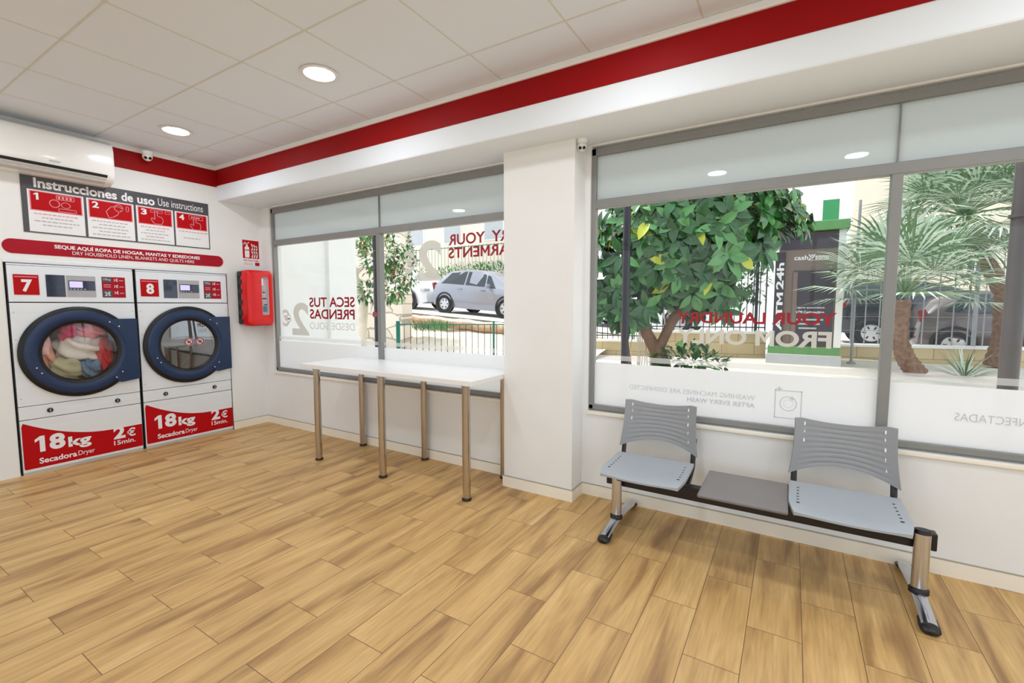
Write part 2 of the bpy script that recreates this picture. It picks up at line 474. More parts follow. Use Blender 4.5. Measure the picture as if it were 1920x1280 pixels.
# ------------------------------------------------------------------ flat graphics on a plane
_tcache = {}
def raw_glyphs(s, bold):
    cu = bpy.data.curves.new('lettering_source', 'FONT')
    cu.body = s; cu.size = 1.0; cu.resolution_u = 4; cu.offset = bold
    o = bpy.data.objects.new('lettering_source', cu); COL.objects.link(o)
    dg = bpy.context.evaluated_depsgraph_get(); dg.update()
    me = bpy.data.meshes.new_from_object(o.evaluated_get(dg))
    vs = [(v.co.x, v.co.y) for v in me.vertices]; fs = [tuple(p.vertices) for p in me.polygons]
    bpy.data.objects.remove(o); bpy.data.curves.remove(cu); bpy.data.meshes.remove(me)
    return vs, fs

def glyphs(s, bold=0.0):
    """2D outline faces of a text in the built-in font, grown by bold for a heavier weight; the letter M, which does not grow cleanly, is drawn by hand"""
    k = (s, bold)
    if k in _tcache: return _tcache[k]
    if 'M' not in s or bold == 0:
        _tcache[k] = raw_glyphs(s, bold); return _tcache[k]
    t = s.replace('M', 'H')
    vs, fs = raw_glyphs(t, bold)
    par = list(range(len(vs)))
    def find(a):
        while par[a] != a: par[a] = par[par[a]]; a = par[a]
        return a
    for f in fs:
        for q in f[1:]: par[find(q)] = find(f[0])
    isl = {}
    for i in range(len(vs)): isl.setdefault(find(i), []).append(i)
    drop = set(); boxes = []
    for i, ch in enumerate(s):
        if ch != 'M': continue
        lim = max(v[0] for v in raw_glyphs(t[:i], bold)[0]) if t[:i].strip() else -1e9
        best = min((r for r in isl if sum(vs[q][0] for q in isl[r]) / len(isl[r]) > lim), key=lambda r: min(vs[q][0] for q in isl[r]))
        xs_ = [vs[q][0] for q in isl[best]]; ys2 = [vs[q][1] for q in isl[best]]
        drop.add(best); boxes.append((min(xs_) - .01, max(xs_) + .01, min(ys2), max(ys2)))
    nf = [f for f in fs if find(f[0]) not in drop]; nv = list(vs)
    w = .17 + bold
    for (x0, x1, y0, y1) in boxes:
        n0 = len(nv); st = (x1 - x0) * (.17 + 2.2 * bold)
        xm = (x0 + x1) / 2; h = y1 - y0
        nv += [(x0, y0), (x0, y1), (x0 + st, y1), (xm, y0 + h * .52), (x1 - st, y1), (x1, y1), (x1, y0), (x1 - st, y0), (x1 - st, y0 + h * .62), (xm, y0 + h * .2), (x0 + st, y0 + h * .62), (x0 + st, y0)]
        nf.append(tuple(n0 + q for q in reversed(range(12))))
    used = sorted({q for f in nf for q in f}); mp = {q: i for i, q in enumerate(used)}
    _tcache[k] = ([nv[q] for q in used], [tuple(mp[q] for q in f) for f in nf])
    return _tcache[k]

class Plane:
    def __init__(s, o, u, v, n):
        s.o = Vector(o); s.u = Vector(u); s.v = Vector(v); s.n = Vector(n)
    def p(s, x, y, h=0.0):
        return s.o + s.u * x + s.v * y + s.n * h
    def flip_needed(s):
        return s.u.cross(s.v).dot(s.n) < 0
    def poly(s, mb, pts, h, m):
        idx = list(range(len(pts)))
        if s.flip_needed(): idx.reverse()
        mb.add([s.p(x, y, h) for x, y in pts], [idx], m)
    def rect(s, mb, x0, y0, x1, y1, h, m):
        s.poly(mb, [(x0, y0), (x1, y0), (x1, y1), (x0, y1)], h, m)
    def slab(s, mb, x0, y0, x1, y1, h0, h1, m):
        c = s.p((x0 + x1) / 2, (y0 + y1) / 2, (h0 + h1) / 2)
        mb.obox(c, s.u, abs(x1 - x0) / 2, s.v, abs(y1 - y0) / 2, s.n, abs(h1 - h0) / 2, m)
    def rrect(s, mb, x0, y0, x1, y1, r, h, m, k=6):
        pts = []
        for (cx, cy, a0) in ((x1 - r, y1 - r, 0), (x0 + r, y1 - r, 90), (x0 + r, y0 + r, 180), (x1 - r, y0 + r, 270)):
            for i in range(k + 1):
                a = math.radians(a0 + 90 * i / k); pts.append((cx + r * math.cos(a), cy + r * math.sin(a)))
        s.poly(mb, pts, h, m); return pts
    def disc(s, mb, x, y, r, h, m, n=24):
        s.poly(mb, [(x + r * math.cos(2 * PI * i / n), y + r * math.sin(2 * PI * i / n)) for i in range(n)], h, m)
    def annulus(s, mb, x, y, r0, r1, h, m, n=32, sy=1.0):
        a = [(x + r0 * math.cos(2 * PI * i / n), y + sy * r0 * math.sin(2 * PI * i / n)) for i in range(n)]
        b = [(x + r1 * math.cos(2 * PI * i / n), y + sy * r1 * math.sin(2 * PI * i / n)) for i in range(n)]
        base = [s.p(px, py, h) for px, py in a] + [s.p(px, py, h) for px, py in b]
        fl = s.flip_needed()
        fs = []
        for i in range(n):
            j = (i + 1) % n; q = [i, n + i, n + j, j]
            if fl: q.reverse()
            fs.append(q)
        mb.add(base, fs, m)
    def line(s, mb, pts, w, h, m):
        for (ax, ay), (bx, by) in zip(pts, pts[1:]):
            d = math.hypot(bx - ax, by - ay) or 1e-6
            nx, ny = -(by - ay) / d * w / 2, (bx - ax) / d * w / 2
            ex, ey = (bx - ax) / d * w / 2, (by - ay) / d * w / 2
            s.poly(mb, [(ax - nx - ex, ay - ny - ey), (bx - nx + ex, by - ny + ey), (bx + nx + ex, by + ny + ey), (ax + nx - ex, ay + ny - ey)], h, m)
    def text(s, mb, txt, x, y, w, hh, h, m, bold=0.0):
        """fit the text's outline into the box (x, y, w, hh)"""
        vs, fs = glyphs(txt, bold)
        x0 = min(v[0] for v in vs); x1 = max(v[0] for v in vs); y0 = min(v[1] for v in vs); y1 = max(v[1] for v in vs)
        sx = w / (x1 - x0); sy = hh / (y1 - y0)
        fl = s.flip_needed()
        mb.add([s.p(x + (a - x0) * sx, y + (b - y0) * sy, h) for a, b in vs], [tuple(reversed(f)) if fl else f for f in fs], m)
    def one(s, mb, x, y, w, hh, h, m):
        s.poly(mb, [(x + .46 * w, y), (x + w, y), (x + w, y + hh), (x + .55 * w, y + hh), (x, y + .82 * hh), (x, y + .64 * hh), (x + .46 * w, y + .77 * hh)], h, m)
    def write(s, parent, name, *a):
        mb = MB(); s.text(mb, *a); return mb.build(name, parent=parent)

# ================================================================== ROOM SHELL
X1, Y0, ZC = 9.2, -6.4, 3.09
SOF = 2.70
def struct(name, mb, **k):
    o = mb.build(name, **k); o['kind'] = 'structure'; return o

struct('floor', MB().box(-0.3, X1 + .2, Y0 - .2, 0.0, -0.06, 0.0, 'floor'))
ceil = struct('ceiling', MB().box(-0.3, X1 + .2, Y0 - .2, 0.0, ZC, ZC + 0.08, 'ceil'))
g = MB()
xs = [2.59 + .665 * k for k in range(-4, 11)]
ys = [-0.885 - .705 * k for k in range(0, 8)]
for x in xs:
    if 0 < x < X1: g.box(x - .005, x + .005, Y0, -0.49, ZC - .0015, ZC, 'ceil_bar')
for y in ys:
    if y > Y0: g.box(0, X1, y - .005, y + .005, ZC - .0022, ZC - .0003, 'ceil_bar')
g.build('ceiling_grid', parent=ceil)

# left wall (dryer wall) built around the two dryers
DR = [(-2.232, -1.338), (-1.328, -0.434)]
wl = MB()
wl.box(-0.3, 0, Y0 - .2, -2.24, 0, ZC, 'wall')
wl.box(-0.3, 0, -0.428, 0.0, 0, ZC, 'wall')
wl.box(-0.3, 0, -2.24, -0.428, 1.868, ZC, 'wall')
struct('wall_left', wl)
GZ0, GZ1 = 0.25, 2.75  # bottom and top of the daylight openings added in the unseen walls
struct('wall_right', MB().box(X1, X1 + .2, Y0 - .2, -6.0, 0, ZC, 'wall').box(X1, X1 + .2, -0.9, 0.0, 0, ZC, 'wall').box(X1, X1 + .2, -6.0, -0.9, 0, GZ0, 'wall').box(X1, X1 + .2, -6.0, -0.9, GZ1, ZC, 'wall'))
struct('wall_front', MB().box(0, 0.5, Y0 - .2, Y0, 0, ZC, 'wall').box(8.8, X1, Y0 - .2, Y0, 0, ZC, 'wall').box(0.5, 8.8, Y0 - .2, Y0, 0, GZ0, 'wall').box(0.5, 8.8, Y0 - .2, Y0, GZ1, ZC, 'wall'))
def added_shopfront(name, a, b, n):  # unseen glazing, added to bring fill daylight into the room
    a = Vector(a); b = Vector(b); d = b - a; L = d.length; t = d.normalized(); nn = Vector((t.y, -t.x, 0))
    w = empty(name, a, kind='structure')
    f = MB(); up = Vector((0, 0, 1)); zc_ = (GZ0 + GZ1) / 2; hz_ = (GZ1 - GZ0) / 2
    for z in (GZ0 + .03, GZ1 - .03): f.obox(d / 2 + up * z, t, L / 2, up, .03, nn, .03, 'alu')
    for k in range(n + 1): f.obox(t * (L * k / n) + up * zc_, t, .03, up, hz_, nn, .03, 'alu')
    f.build('window_frame', parent=w)
    for k in range(n):
        p = MB(); p0 = t * (L * k / n + .03); p1 = t * (L * (k + 1) / n - .03)
        p.add([p0 + up * (GZ0 + .06), p1 + up * (GZ0 + .06), p1 + up * (GZ1 - .06), p0 + up * (GZ1 - .06)], [(0, 1, 2, 3)], 'glass'); p.build('glass_pane', parent=w)
added_shopfront('added_window_3', (0.5, Y0 - .1, 0), (8.8, Y0 - .1, 0), 6)  # added behind the camera to light the window wall
added_shopfront('added_window_4', (X1 + .1, -6.0, 0), (X1 + .1, -0.9, 0), 4)  # added out of view to light the dryer wall
struct('pavement', MB().box(-12, 30, -22, Y0 - .2, -.2, -.02, 'paving').box(X1 + .2, 30, Y0 - .2, 0.13, -.2, -.02, 'paving'))
# window wall
SILL = 0.675
wb = MB()
wb.box(-0.3, X1 + .2, 0.0, 0.14, -0.06, SILL, 'wall')
wb.box(-0.3, 0.2, 0.0, 0.14, SILL, 3.2, 'wall')
wb.box(3.95, 4.395, 0.0, 0.14, SILL, 3.2, 'wall')
wb.box(8.25, X1 + .2, 0.0, 0.14, SILL, 3.2, 'wall')
wb.box(0.2, 3.95, 0.0, 0.14, 2.69, 3.2, 'wall')
wb.box(4.395, 8.25, 0.0, 0.14, 2.69, 3.2, 'wall')
struct('wall_back', wb)
struct('trim_7', MB().box(0.2, 3.743, -0.016, 0.03, SILL - .024, SILL - .001, 'base'), bevel=.004)
struct('trim_8', MB().box(4.395, 8.25, -0.016, 0.03, SILL - .024, SILL - .001, 'base'), bevel=.004)
for i, (a, b) in enumerate(((0.2, 3.743), (4.36, 8.25))):
    pass
struct('pillar', MB().box(3.743, 4.352, -0.2, 0.0, 0, SOF, 'wall'))
bh = MB().box(0, X1, -0.49, 0.0, SOF, ZC, 'soffit')
struct('bulkhead', bh, bevel=0.012)
# red bands and white cove trims
b1 = MB().box(0, X1, -0.496, -0.489, 2.872, 3.046, 'red_band'); struct('trim_1', b1)
b2 = MB().box(0, 0.007, Y0, -0.496, 2.858, 3.04, 'red_band'); struct('trim_2', b2)
struct('trim_3', MB().box(0, X1, -0.512, -0.489, 3.046, ZC, 'wall'), bevel=0.006)
struct('trim_4', MB().box(0, 0.026, Y0, -0.512, 3.04, ZC, 'wall'), bevel=0.006)
# casing left of the dryers
struct('trim_5', MB().box(0, 0.012, -2.375, -2.246, 0, 1.9, 'wall').box(0, 0.008, -2.388, -2.378, 0, 1.9, 'base'), bevel=0.003)
struct('trim_6', MB().box(0, 0.008, -2.246, -0.425, 1.872, 1.9, 'machine_top'), bevel=0.002)
# baseboards
def baseboard(name, x0, x1, y0, y1, h=0.088):
    mb = MB().box(x0, x1, y0, y1, 0, h, 'base')
    mb.box(x0 - (0.001 if x1 - x0 < y1 - y0 else 0), x1 + (0.001 if x1 - x0 < y1 - y0 else 0), y0 - (0.001 if x1 - x0 > y1 - y0 else 0), y1, h, h + 0.004, 'grout')
    struct(name, mb)
baseboard('baseboard_back', 0.012, 3.743, -0.012, 0.0)
baseboard('baseboard_right', 4.364, X1, -0.012, 0.0)
baseboard('baseboard_left', 0, 0.012, -0.428, 0.0)
baseboard('baseboard_front', 0, 0.012, Y0, -2.39)
baseboard('baseboard_pillar', 3.735, 4.364, -0.212, -0.2)
baseboard('baseboard_return', 4.352, 4.364, -0.2, -0.012)

# ================================================================== WINDOWS
FY0, FY1 = 0.02, 0.075
PY = 0.05
def window(name, x0, x1, mull):
    w = empty(name, (0, 0, 0), kind='structure')
    f = MB()
    zb, zt = 0.688, 2.678
    t = 0.036
    f.box(x0, x1, FY0, FY1, zt - 0.055, zt, 'alu')
    f.box(x0, x1, FY0, FY1, zb, zb + 0.036, 'alu')
    f.box(x0, x0 + t, FY0, FY1, zb, zt, 'alu')
    f.box(x1 - t, x1, FY0, FY1, zb, zt, 'alu')
    f.box(x0 + t, x1 - t, FY0 - .004, FY1, 2.232, 2.298, 'alu')
    f.box(x0, x1, FY0 + .01, 0.12, SILL - 0.002, zb, 'alu')
    f.build('window_frame', parent=w, bevel=0.004)
    for m in mull:
        MB().box(m - .026, m + .026, FY0 - .012, FY1, zb + .036, 2.232, 'alu').build('mullion', parent=w, bevel=0.004)
        MB().box(m - .004, m + .004, FY0 + .012, FY1 - .01, 2.298, zt - .055, 'alu').build('transom_joint', parent=w)
    ed = [x0 + t] + list(mull) + [x1 - t]
    panes = []
    for i, (a, b) in enumerate(zip(ed, ed[1:])):
        a2 = a + (.026 if i else 0); b2 = b - (.026 if i < len(ed) - 2 else 0)
        P = Plane((0, 0, 0), (1, 0, 0), (0, 0, 1), (0, -1, 0))
        aj = a + (.003 if i else 0); bj = b - (.003 if i < len(ed) - 2 else 0)
        pm = MB(); P.rect(pm, a2, zb + .036, b2, 2.232, -PY, 'glass'); pane = pm.build('glass_pane', parent=w); panes.append(pane)
        fm = MB(); P.rect(fm, a2, zb + .036, b2, 1.058, -PY + .003, 'film'); fm.build('frosted_film', parent=pane)
        bm_ = MB(); P.rect(bm_, a2, 1.078, b2, 1.116, -PY + .003, 'band'); bm_.build('milky_stripe', parent=pane)
        tm = MB(); P.rect(tm, aj, 2.298, bj, zt - .055, -PY, 'transom'); tm.build('transom_pane', parent=w)
    return w, panes
w1, p1 = window('window_1', 0.2, 3.95, [2.075])
w2, p2 = window('window_2', 4.395, 8.25, [6.212])
# lettering on the outside of the panes, so it reads mirrored from the room
def wintext(txt, xr, xl, z0, z1, m, pane, name='lettering', bold=0.02, h=0.004):
    P = Plane((xr, PY - h, 0), (-1, 0, 0), (0, 0, 1), (0, -1, 0))
    mb = MB(); P.text(mb, txt, 0, z0, xr - xl, z1 - z0, 0, m, bold)
    return mb.build(name, parent=pane)
wintext('SECA TUS', 1.66, 0.87, 1.48, 1.592, 'txt_red', p1[0], bold=0.022)
wintext('PRENDAS', 1.655, 0.873, 1.342, 1.455, 'txt_red', p1[0], bold=0.022)
wintext('DESDE SOLO', 1.65, 0.865, 1.222, 1.302, 'txt_gry', p1[0], bold=0.0)
wintext('2', 0.85, 0.52, 1.14, 1.533, 'txt_gry', p1[0], bold=0.03)
wintext('€', 0.505, 0.325, 1.24, 1.45, 'txt_gry', p1[0], bold=0.03)
wintext('DRY  YOUR', 3.745, 2.975, 2.055, 2.155, 'txt_red', p1[1], bold=0.022)
wintext('GARMENTS', 3.75, 2.975, 1.935, 2.032, 'txt_red', p1[1], bold=0.022)
wintext('FROM ONLY', 3.72, 2.985, 1.81, 1.9, 'txt_gry', p1[1], bold=0.0)
wintext('2', 2.89, 2.58, 1.735, 2.12, 'txt_gry', p1[1], bold=0.03)
wintext('€', 2.575, 2.405, 1.815, 2.035, 'txt_gry', p1[1], bold=0.03)
wintext('YOUR LAUNDRY', 5.972, 5.04, 1.377, 1.455, 'txt_red', p2[0], bold=0.03)
wintext('FROM ONLY', 5.952, 5.042, 1.235, 1.339, 'txt_gry', p2[0], bold=0.035)
wintext('WASHING MACHINES ARE DISINFECTED', 5.552, 4.71, 0.872, 0.905, 'txt_film', p2[0], bold=0.0, h=0.008)
wintext('AFTER EVERY WASH', 5.553, 5.127, 0.822, 0.853, 'txt_film', p2[0], bold=0.02, h=0.008)
wintext('DESINFECTADAS', 6.91, 6.527, 0.868, 0.912, 'txt_film', p2[1], bold=0.0, h=0.008)
P = Plane((0, PY - .008, 0), (1, 0, 0), (0, 0, 1), (0, -1, 0))
ic = MB()
P.line(ic, [(5.668, .778), (5.812, .778), (5.812, .955), (5.668, .955), (5.668, .778)], .005, 0, 'txt_film')
P.annulus(ic, 5.741, .872, .043, .048, 0, 'txt_film')
P.annulus(ic, 5.741, .872, .024, .026, 0, 'txt_film', n=20)
for (sx, sz, r) in ((5.69, .965, .022), (5.762, .908, .02)):
    P.poly(ic, [(sx + (r if k % 2 == 0 else r * .3) * math.sin(PI * k / 4), sz + (r if k % 2 == 0 else r * .3) * math.cos(PI * k / 4)) for k in range(8)], .001, 'txt_film')
ic.build('washer_icon', parent=p2[0])

# ================================================================== LAMPS AND CEILING CAMERAS
def downlight(x, y, label):
    e = empty('downlight', (x, y, ZC), label=label, cat='ceiling light', group='round recessed ceiling lights')
    MB().lathe([(.098, 0), (.122, -.002), (.126, -.008), (.118, -.012), (.1, -.011)], (0, 0, 0), (0, 0, 1), 'lamp_rim', 40).build('rim', parent=e)
    d = MB(); d.lathe([(.0005, -.0095), (.1, -.0095)], (0, 0, 0), (0, 0, 1), 'lamp', 40)
    for i in range(len(d.f)): d.f[i] = tuple(reversed(d.f[i])); d.smooth[i] = False
    d.build('diffuser', parent=e)
downlight(0.877, -1.255, 'round lit ceiling light nearest the dryer wall and the corner camera')
downlight(2.9, -1.233, 'round lit ceiling light above the high table, right of the corner one')
for (x, y, lb) in ((4.9, -1.25, 'round ceiling light over the two-seat bench'), (6.9, -1.25, 'round ceiling light at the far right of the front row'),
                   (0.9, -2.78, 'round ceiling light in the second row by the dryer wall'), (2.9, -2.78, 'round ceiling light in the second row, left of the middle'),
                   (4.9, -2.66, 'round ceiling light reflected in the left part of the right transom'), (6.254, -2.71, 'round ceiling light reflected in the right transom beside its joint'),
                   (8.2, -1.25, 'round ceiling light in the front row by the right wall'), (8.2, -2.75, 'round ceiling light in the second row by the right wall')):
    downlight(x, y, lb)

def dome_camera(name, loc, look, label, r=0.045):
    e = empty(name, loc, label=label, cat='security camera')
    MB().lathe([(r * 1.05, 0), (r * 1.05, -.018), (r * .9, -.03)], (0, 0, 0), (0, 0, 1), 'acwhite', 24, cap1=True).build('mount', parent=e)
    b = MB(); b.lathe([(.001, -r), (r * .5, -r * .87), (r * .87, -r * .5), (r, 0), (r * .87, r * .5), (r * .5, r * .87), (.001, r)], (0, 0, -.05), look, 'acwhite', 24)
    bo = b.build('camera_ball', parent=e)
    l = MB(); lk = Vector(look).normalized(); side = lk.cross(Vector((0, 0, 1))).normalized()
    for k in (-.4, .4):
        c = Vector((0, 0, -.05)) + lk * (r * .93) + side * (r * k)
        l.lathe([(r * .3, -.008), (r * .3, .006), (r * .2, .006), (.001, .004)], c, lk, 'lens', 16)
    l.build_each('lens', parent=bo)
dome_camera('dome_camera', (0.1, -1.19, 3.05), (0.85, -0.25, -0.5), 'small white dome camera on the cove trim above the instruction sign')
dome_camera('dome_camera', (4.385, -0.15, 2.70), (0.35, -0.8, -0.5), 'small white camera at the top corner of the pillar', r=0.036)

# ================================================================== AIR CONDITIONER
ac = empty('air_conditioner', (0, -1.5, 2.63), label='white wall-mounted air conditioner above the instruction sign', cat='air conditioner')
prof = [(0.0, 0.0), (0.10, 0.0), (0.17, 0.02), (0.215, 0.075), (0.224, 0.13), (0.221, 0.31), (0.205, 0.365), (0.17, 0.39), (0.0, 0.392)]
L_AC = 1.0
b = MB()
ys_ = [0, -.006, -.03, -L_AC + .03, -L_AC + .006, -L_AC]
sc = [.93, .98, 1, 1, .98, .93]
b.rings([[(x * s_, y, .17 + (z - .17) * s_) for (x, z) in prof] for y, s_ in zip(ys_, sc)], 'acwhite', sm=True)
b.build('body', parent=ac)
lou = MB()
lou.obox((.2085, -L_AC / 2 - .01, .074), (0, 1, 0), L_AC / 2 - .05, (.45, 0, .55), .0125, (.55, 0, -.45), .008, 'gap')
lou.build('air_slot', parent=ac)
vane = MB()
vane.obox((.193, -L_AC / 2 - .01, .047), (0, 1, 0), L_AC / 2 - .055, (.5, 0, .62), .010, (.62, 0, -.5), .006, 'acgrey')
vane.obox((.158, -L_AC / 2 - .01, .018), (0, 1, 0), L_AC / 2 - .055, (.7, 0, .3), .022, (.3, 0, -.7), .004, 'acgrey')
vane.build('louver', parent=ac)
MB().obox((.2245, -.42, .115), (0, 1, 0), .035, (0, 0, 1), .006, (1, 0, 0), .001, 'acgrey').build('badge', parent=ac)
tg = MB(); tg.obox((.19, -L_AC / 2, .379), (0, 1, 0), L_AC / 2 - .02, (.6, 0, -.4), .022, (.4, 0, .6), .002, 'acgrey'); tg.build('top_grille', parent=ac)

# ================================================================== SIGNS ON THE DRYER WALL
LW = Plane((0, 0, 0), (0, 1, 0), (0, 0, 1), (1, 0, 0))   # u = +y, v = z, n = +x
sg = empty('instruction_sign', (0, -1.35, 2.39), label='grey and white instruction board with four red pictogram panels', cat='sign')
SP = Plane((0, 1.35, -2.39), (0, 1, 0), (0, 0, 1), (1, 0, 0))
mb = MB(); SP.slab(mb, -2.097, 2.14, -0.597, 2.648, 0, .006, 'sign_grey'); mb.build('board', parent=sg)
mb = MB()
SP.write(sg, 'lettering', 'Instrucciones', -2.015, 2.535, 0.585, 0.085, .0075, 'white', .03)
SP.write(sg, 'lettering', 'de', -1.395, 2.535, 0.095, 0.085, .0075, 'white', .03)
SP.write(sg, 'lettering', 'uso', -1.265, 2.535, 0.15, 0.06, .0075, 'white', .03)
SP.write(sg, 'lettering', 'Use instructions', -1.085, 2.545, 0.43, 0.075, .0075, 'white', .0)
pan = [(-2.06, -1.685), (-1.665, -1.30), (-1.28, -0.953), (-0.937, -0.607)]
heads = 0
def hand(mb, x, y, s, h):
    SP.line(mb, [(x - .02 * s, y - .06 * s), (x - .05 * s, y - .02 * s), (x - .04 * s, y + .0 * s), (x - .015 * s, y - .015 * s), (x - .015 * s, y + .075 * s), (x + .005 * s, y + .08 * s), (x + .01 * s, y + .02 * s), (x + .05 * s, y + .012 * s), (x + .06 * s, y - .02 * s), (x + .045 * s, y - .06 * s), (x - .02 * s, y - .06 * s)], .006, h, 'pink')
for k, (a, b_) in enumerate(pan):
    pe = MB(); SP.rect(pe, a, 2.15, b_, 2.515, .0068, 'white')
    SP.rect(pe, a + .012, 2.335, b_ - .012, 2.508, .0074, 'pink')
    SP.rect(pe, a + .02, 2.343, b_ - .02, 2.50, .008, 'red')
    po = pe.build('instruction_panel', parent=sg)
    nm = MB(); (SP.one(nm, a + .04, 2.43, .03, .06, .0088, 'white') if k == 0 else None) or k == 0 or SP.text(nm, str(k + 1), a + .04, 2.43, .035 if k == 0 else .05, .06, .0088, 'white', .03); nm.build('number', parent=po)
    im = MB(); cx = (a + b_) / 2 + .03; cy = 2.42
    if k == 0:
        SP.line(im, [(cx - .03, cy + .07), (cx + .09, cy + .07), (cx + .09, cy + .035), (cx - .03, cy + .035), (cx - .03, cy + .07)], .005, .0088, 'pink')
        for q in range(4): SP.rect(im, cx - .02 + q * .026, cy + .042, cx - .004 + q * .026, cy + .063, .0088, 'pink')
        SP.annulus(im, cx - .045, cy - .005, .03, .036, .0088, 'pink')
        SP.annulus(im, cx + .03, cy - .01, .028, .033, .0088, 'pink', sy=.8)
        SP.line(im, [(cx - .02, cy - .045), (cx + .1, cy - .045), (cx + .1, cy - .07), (cx - .02, cy - .07), (cx - .02, cy - .045)], .005, .0088, 'pink')
    elif k == 1:
        SP.line(im, [(cx - .07, cy - .01), (cx - .03, cy + .04), (cx + .03, cy + .05), (cx + .07, cy + .03), (cx + .03, cy + .0), (cx + .02, cy - .03), (cx - .02, cy - .06), (cx - .05, cy - .07), (cx - .07, cy - .01)], .006, .0088, 'pink')
        SP.annulus(im, cx + .03, cy + .035, .03, .036, .0088, 'pink')
        SP.line(im, [(cx + .09, cy + .06), (cx + .11, cy + .06), (cx + .11, cy + .015), (cx + .09, cy + .015), (cx + .09, cy + .06)], .005, .0088, 'pink')
    elif k == 2:
        hand(im, cx - .02, cy - .01, 1, .0088)
        for q in range(3): SP.line(im, [(cx - .07 + q * .065, cy + .045), (cx - .03 + q * .065, cy + .045), (cx - .03 + q * .065, cy + .07), (cx - .07 + q * .065, cy + .07), (cx - .07 + q * .065, cy + .045)], .004, .0088, 'pink')
    else:
        hand(im, cx, cy - .02, 1, .0088)
        SP.line(im, [(cx - .06, cy + .03), (cx + .08, cy + .03), (cx + .08, cy + .068), (cx - .06, cy + .068), (cx - .06, cy + .03)], .004, .0088, 'pink')
        SP.rect(im, cx - .04, cy + .042, cx + .05, cy + .056, .0088, 'pink')
    im.build('pictogram', parent=po)
    rows = [4, 5, 5, 2][k]
    for q in range(rows):
        cm = MB(); zz = 2.305 - q * (.032 if rows > 2 else .07)
        w_ = (b_ - a) / 2 * (.82 if q % 2 == 0 else .55)
        x_ = (a + b_) / 2 - w_
        while x_ < (a + b_) / 2 + w_ - .02:
            ww = rnd.uniform(.015, .04)
            SP.rect(cm, x_, zz, x_ + ww, zz + .009, .0078, 'text_grey' if (q or k == 1) else 'pink'); x_ += ww + .007
        cm.build('caption_line', parent=po)

bn = empty('banner_sign', (0, -1.345, 2.01), label='long red capsule-shaped banner with white lettering above the dryers', cat='sign')
BP = Plane((0, 1.345, -2.01), (0, 1, 0), (0, 0, 1), (1, 0, 0))
mb = MB()
pts = BP.rrect(mb, -2.237, 1.948, -0.462, 2.072, .061, .004, 'red_dark', k=10)
n_ = len(pts); base = [BP.p(x, y, .0) for x, y in pts] + [BP.p(x, y, .004) for x, y in pts]
mb.add(base, [(i, (i + 1) % n_, n_ + (i + 1) % n_, n_ + i) for i in range(n_)], 'red_dark')
mb.build('panel', parent=bn)
mb = MB()
BP.write(bn, 'lettering', 'SEQUE AQUÍ ROPA DE HOGAR, MANTAS Y EDREDONES', -1.91, 2.008, 1.20, .048, .005, 'white', .03)
BP.write(bn, 'lettering', 'DRY HOUSEHOLD LINEN, BLANKETS AND QUILTS HERE', -1.79, 1.962, 1.02, .038, .005, 'white', .0)

ex = empty('extinguisher_sign', (0, -0.13, 2.14), label='small red and white fire extinguisher sign above the red cabinet', cat='sign')
EP = Plane((0, .13, -2.14), (0, 1, 0), (0, 0, 1), (1, 0, 0))
mb = MB(); EP.slab(mb, -.234, 1.982, -.024, 2.3, 0, .003, 'white'); EP.rect(mb, -.23, 2.075, -.03, 2.296, .0035, 'red'); EP.rect(mb, -.085, 1.99, -.03, 2.03, .0035, 'red'); mb.build('panel', parent=ex)
mb = MB()
EP.rrect(mb, -.205, 2.085, -.15, 2.215, .012, .004, 'white'); EP.rect(mb, -.19, 2.215, -.165, 2.24, .004, 'white')
EP.line(mb, [(-.178, 2.24), (-.2, 2.27), (-.216, 2.24)], .008, .004, 'white'); EP.line(mb, [(-.178, 2.25), (-.15, 2.27)], .008, .004, 'white')
EP.rect(mb, -.205, 2.17, -.15, 2.18, .0045, 'red')
for q in range(3):
    xx = -.118 + q * .028
    EP.line(mb, [(xx, 2.09), (xx + .012, 2.13), (xx - .004, 2.17), (xx + .012, 2.21), (xx, 2.25 - q * .01)], .013, .004, 'white')
mb.build('pictogram', parent=ex)
mb = MB(); EP.write(ex, 'lettering', 'EXTINTOR', -.22, 2.04, .18, .02, .004, 'red', .02)
for q in range(2): EP.rect(mb, -.22, 2.0 + q * .016, -.11, 2.006 + q * .016, .004, 'pink')
mb.build('small_print', parent=ex)

# ================================================================== FIRE EXTINGUISHER CABINET
fc = empty('extinguisher_cabinet', (0, -0.17, 1.25), label='red plastic fire extinguisher cabinet with a narrow clear window', cat='fire extinguisher cabinet')
mb = MB().box(0.0, .12, -.15, .145, .02, .655, 'gap'); mb.build('back_box', parent=fc, bevel=.02)
mb = MB()
for z in (.03, .13, .26, .39, .50, .60): mb.box(.06, .14, -.168, -.148, z, z + .055, 'black')
mb.build_each('hinge', parent=fc, bevel=.004)
# front shell with a window opening
def rr(y0, y1, z0, z1, r, x, k=5):
    pts = []
    for (cy, cz, a0) in ((y1 - r, z1 - r, 0), (y0 + r, z1 - r, 90), (y0 + r, z0 + r, 180), (y1 - r, z0 + r, 270)):
        for i in range(k + 1):
            a = math.radians(a0 + 90 * i / k); pts.append((x, cy + r * math.cos(a), cz + r * math.sin(a)))
    return pts
mb = MB()
mb.rings([rr(-.162, .155, 0, .67, .045, .115), rr(-.162, .155, 0, .67, .045, .225), rr(-.152, .147, .01, .66, .045, .252), rr(-.135, .13, .03, .64, .04, .262),
          rr(.002, .088, .135, .59, .02, .266)], 'cabred', cap0=True, cap1=False)
mb.build('cover', parent=fc)
mb = MB(); mb.rings([rr(.002, .088, .135, .59, .02, .266), rr(.006, .084, .14, .585, .018, .245)], 'acgrey', cap0=False, cap1=False)
wf = mb.build('window_rim', parent=fc)
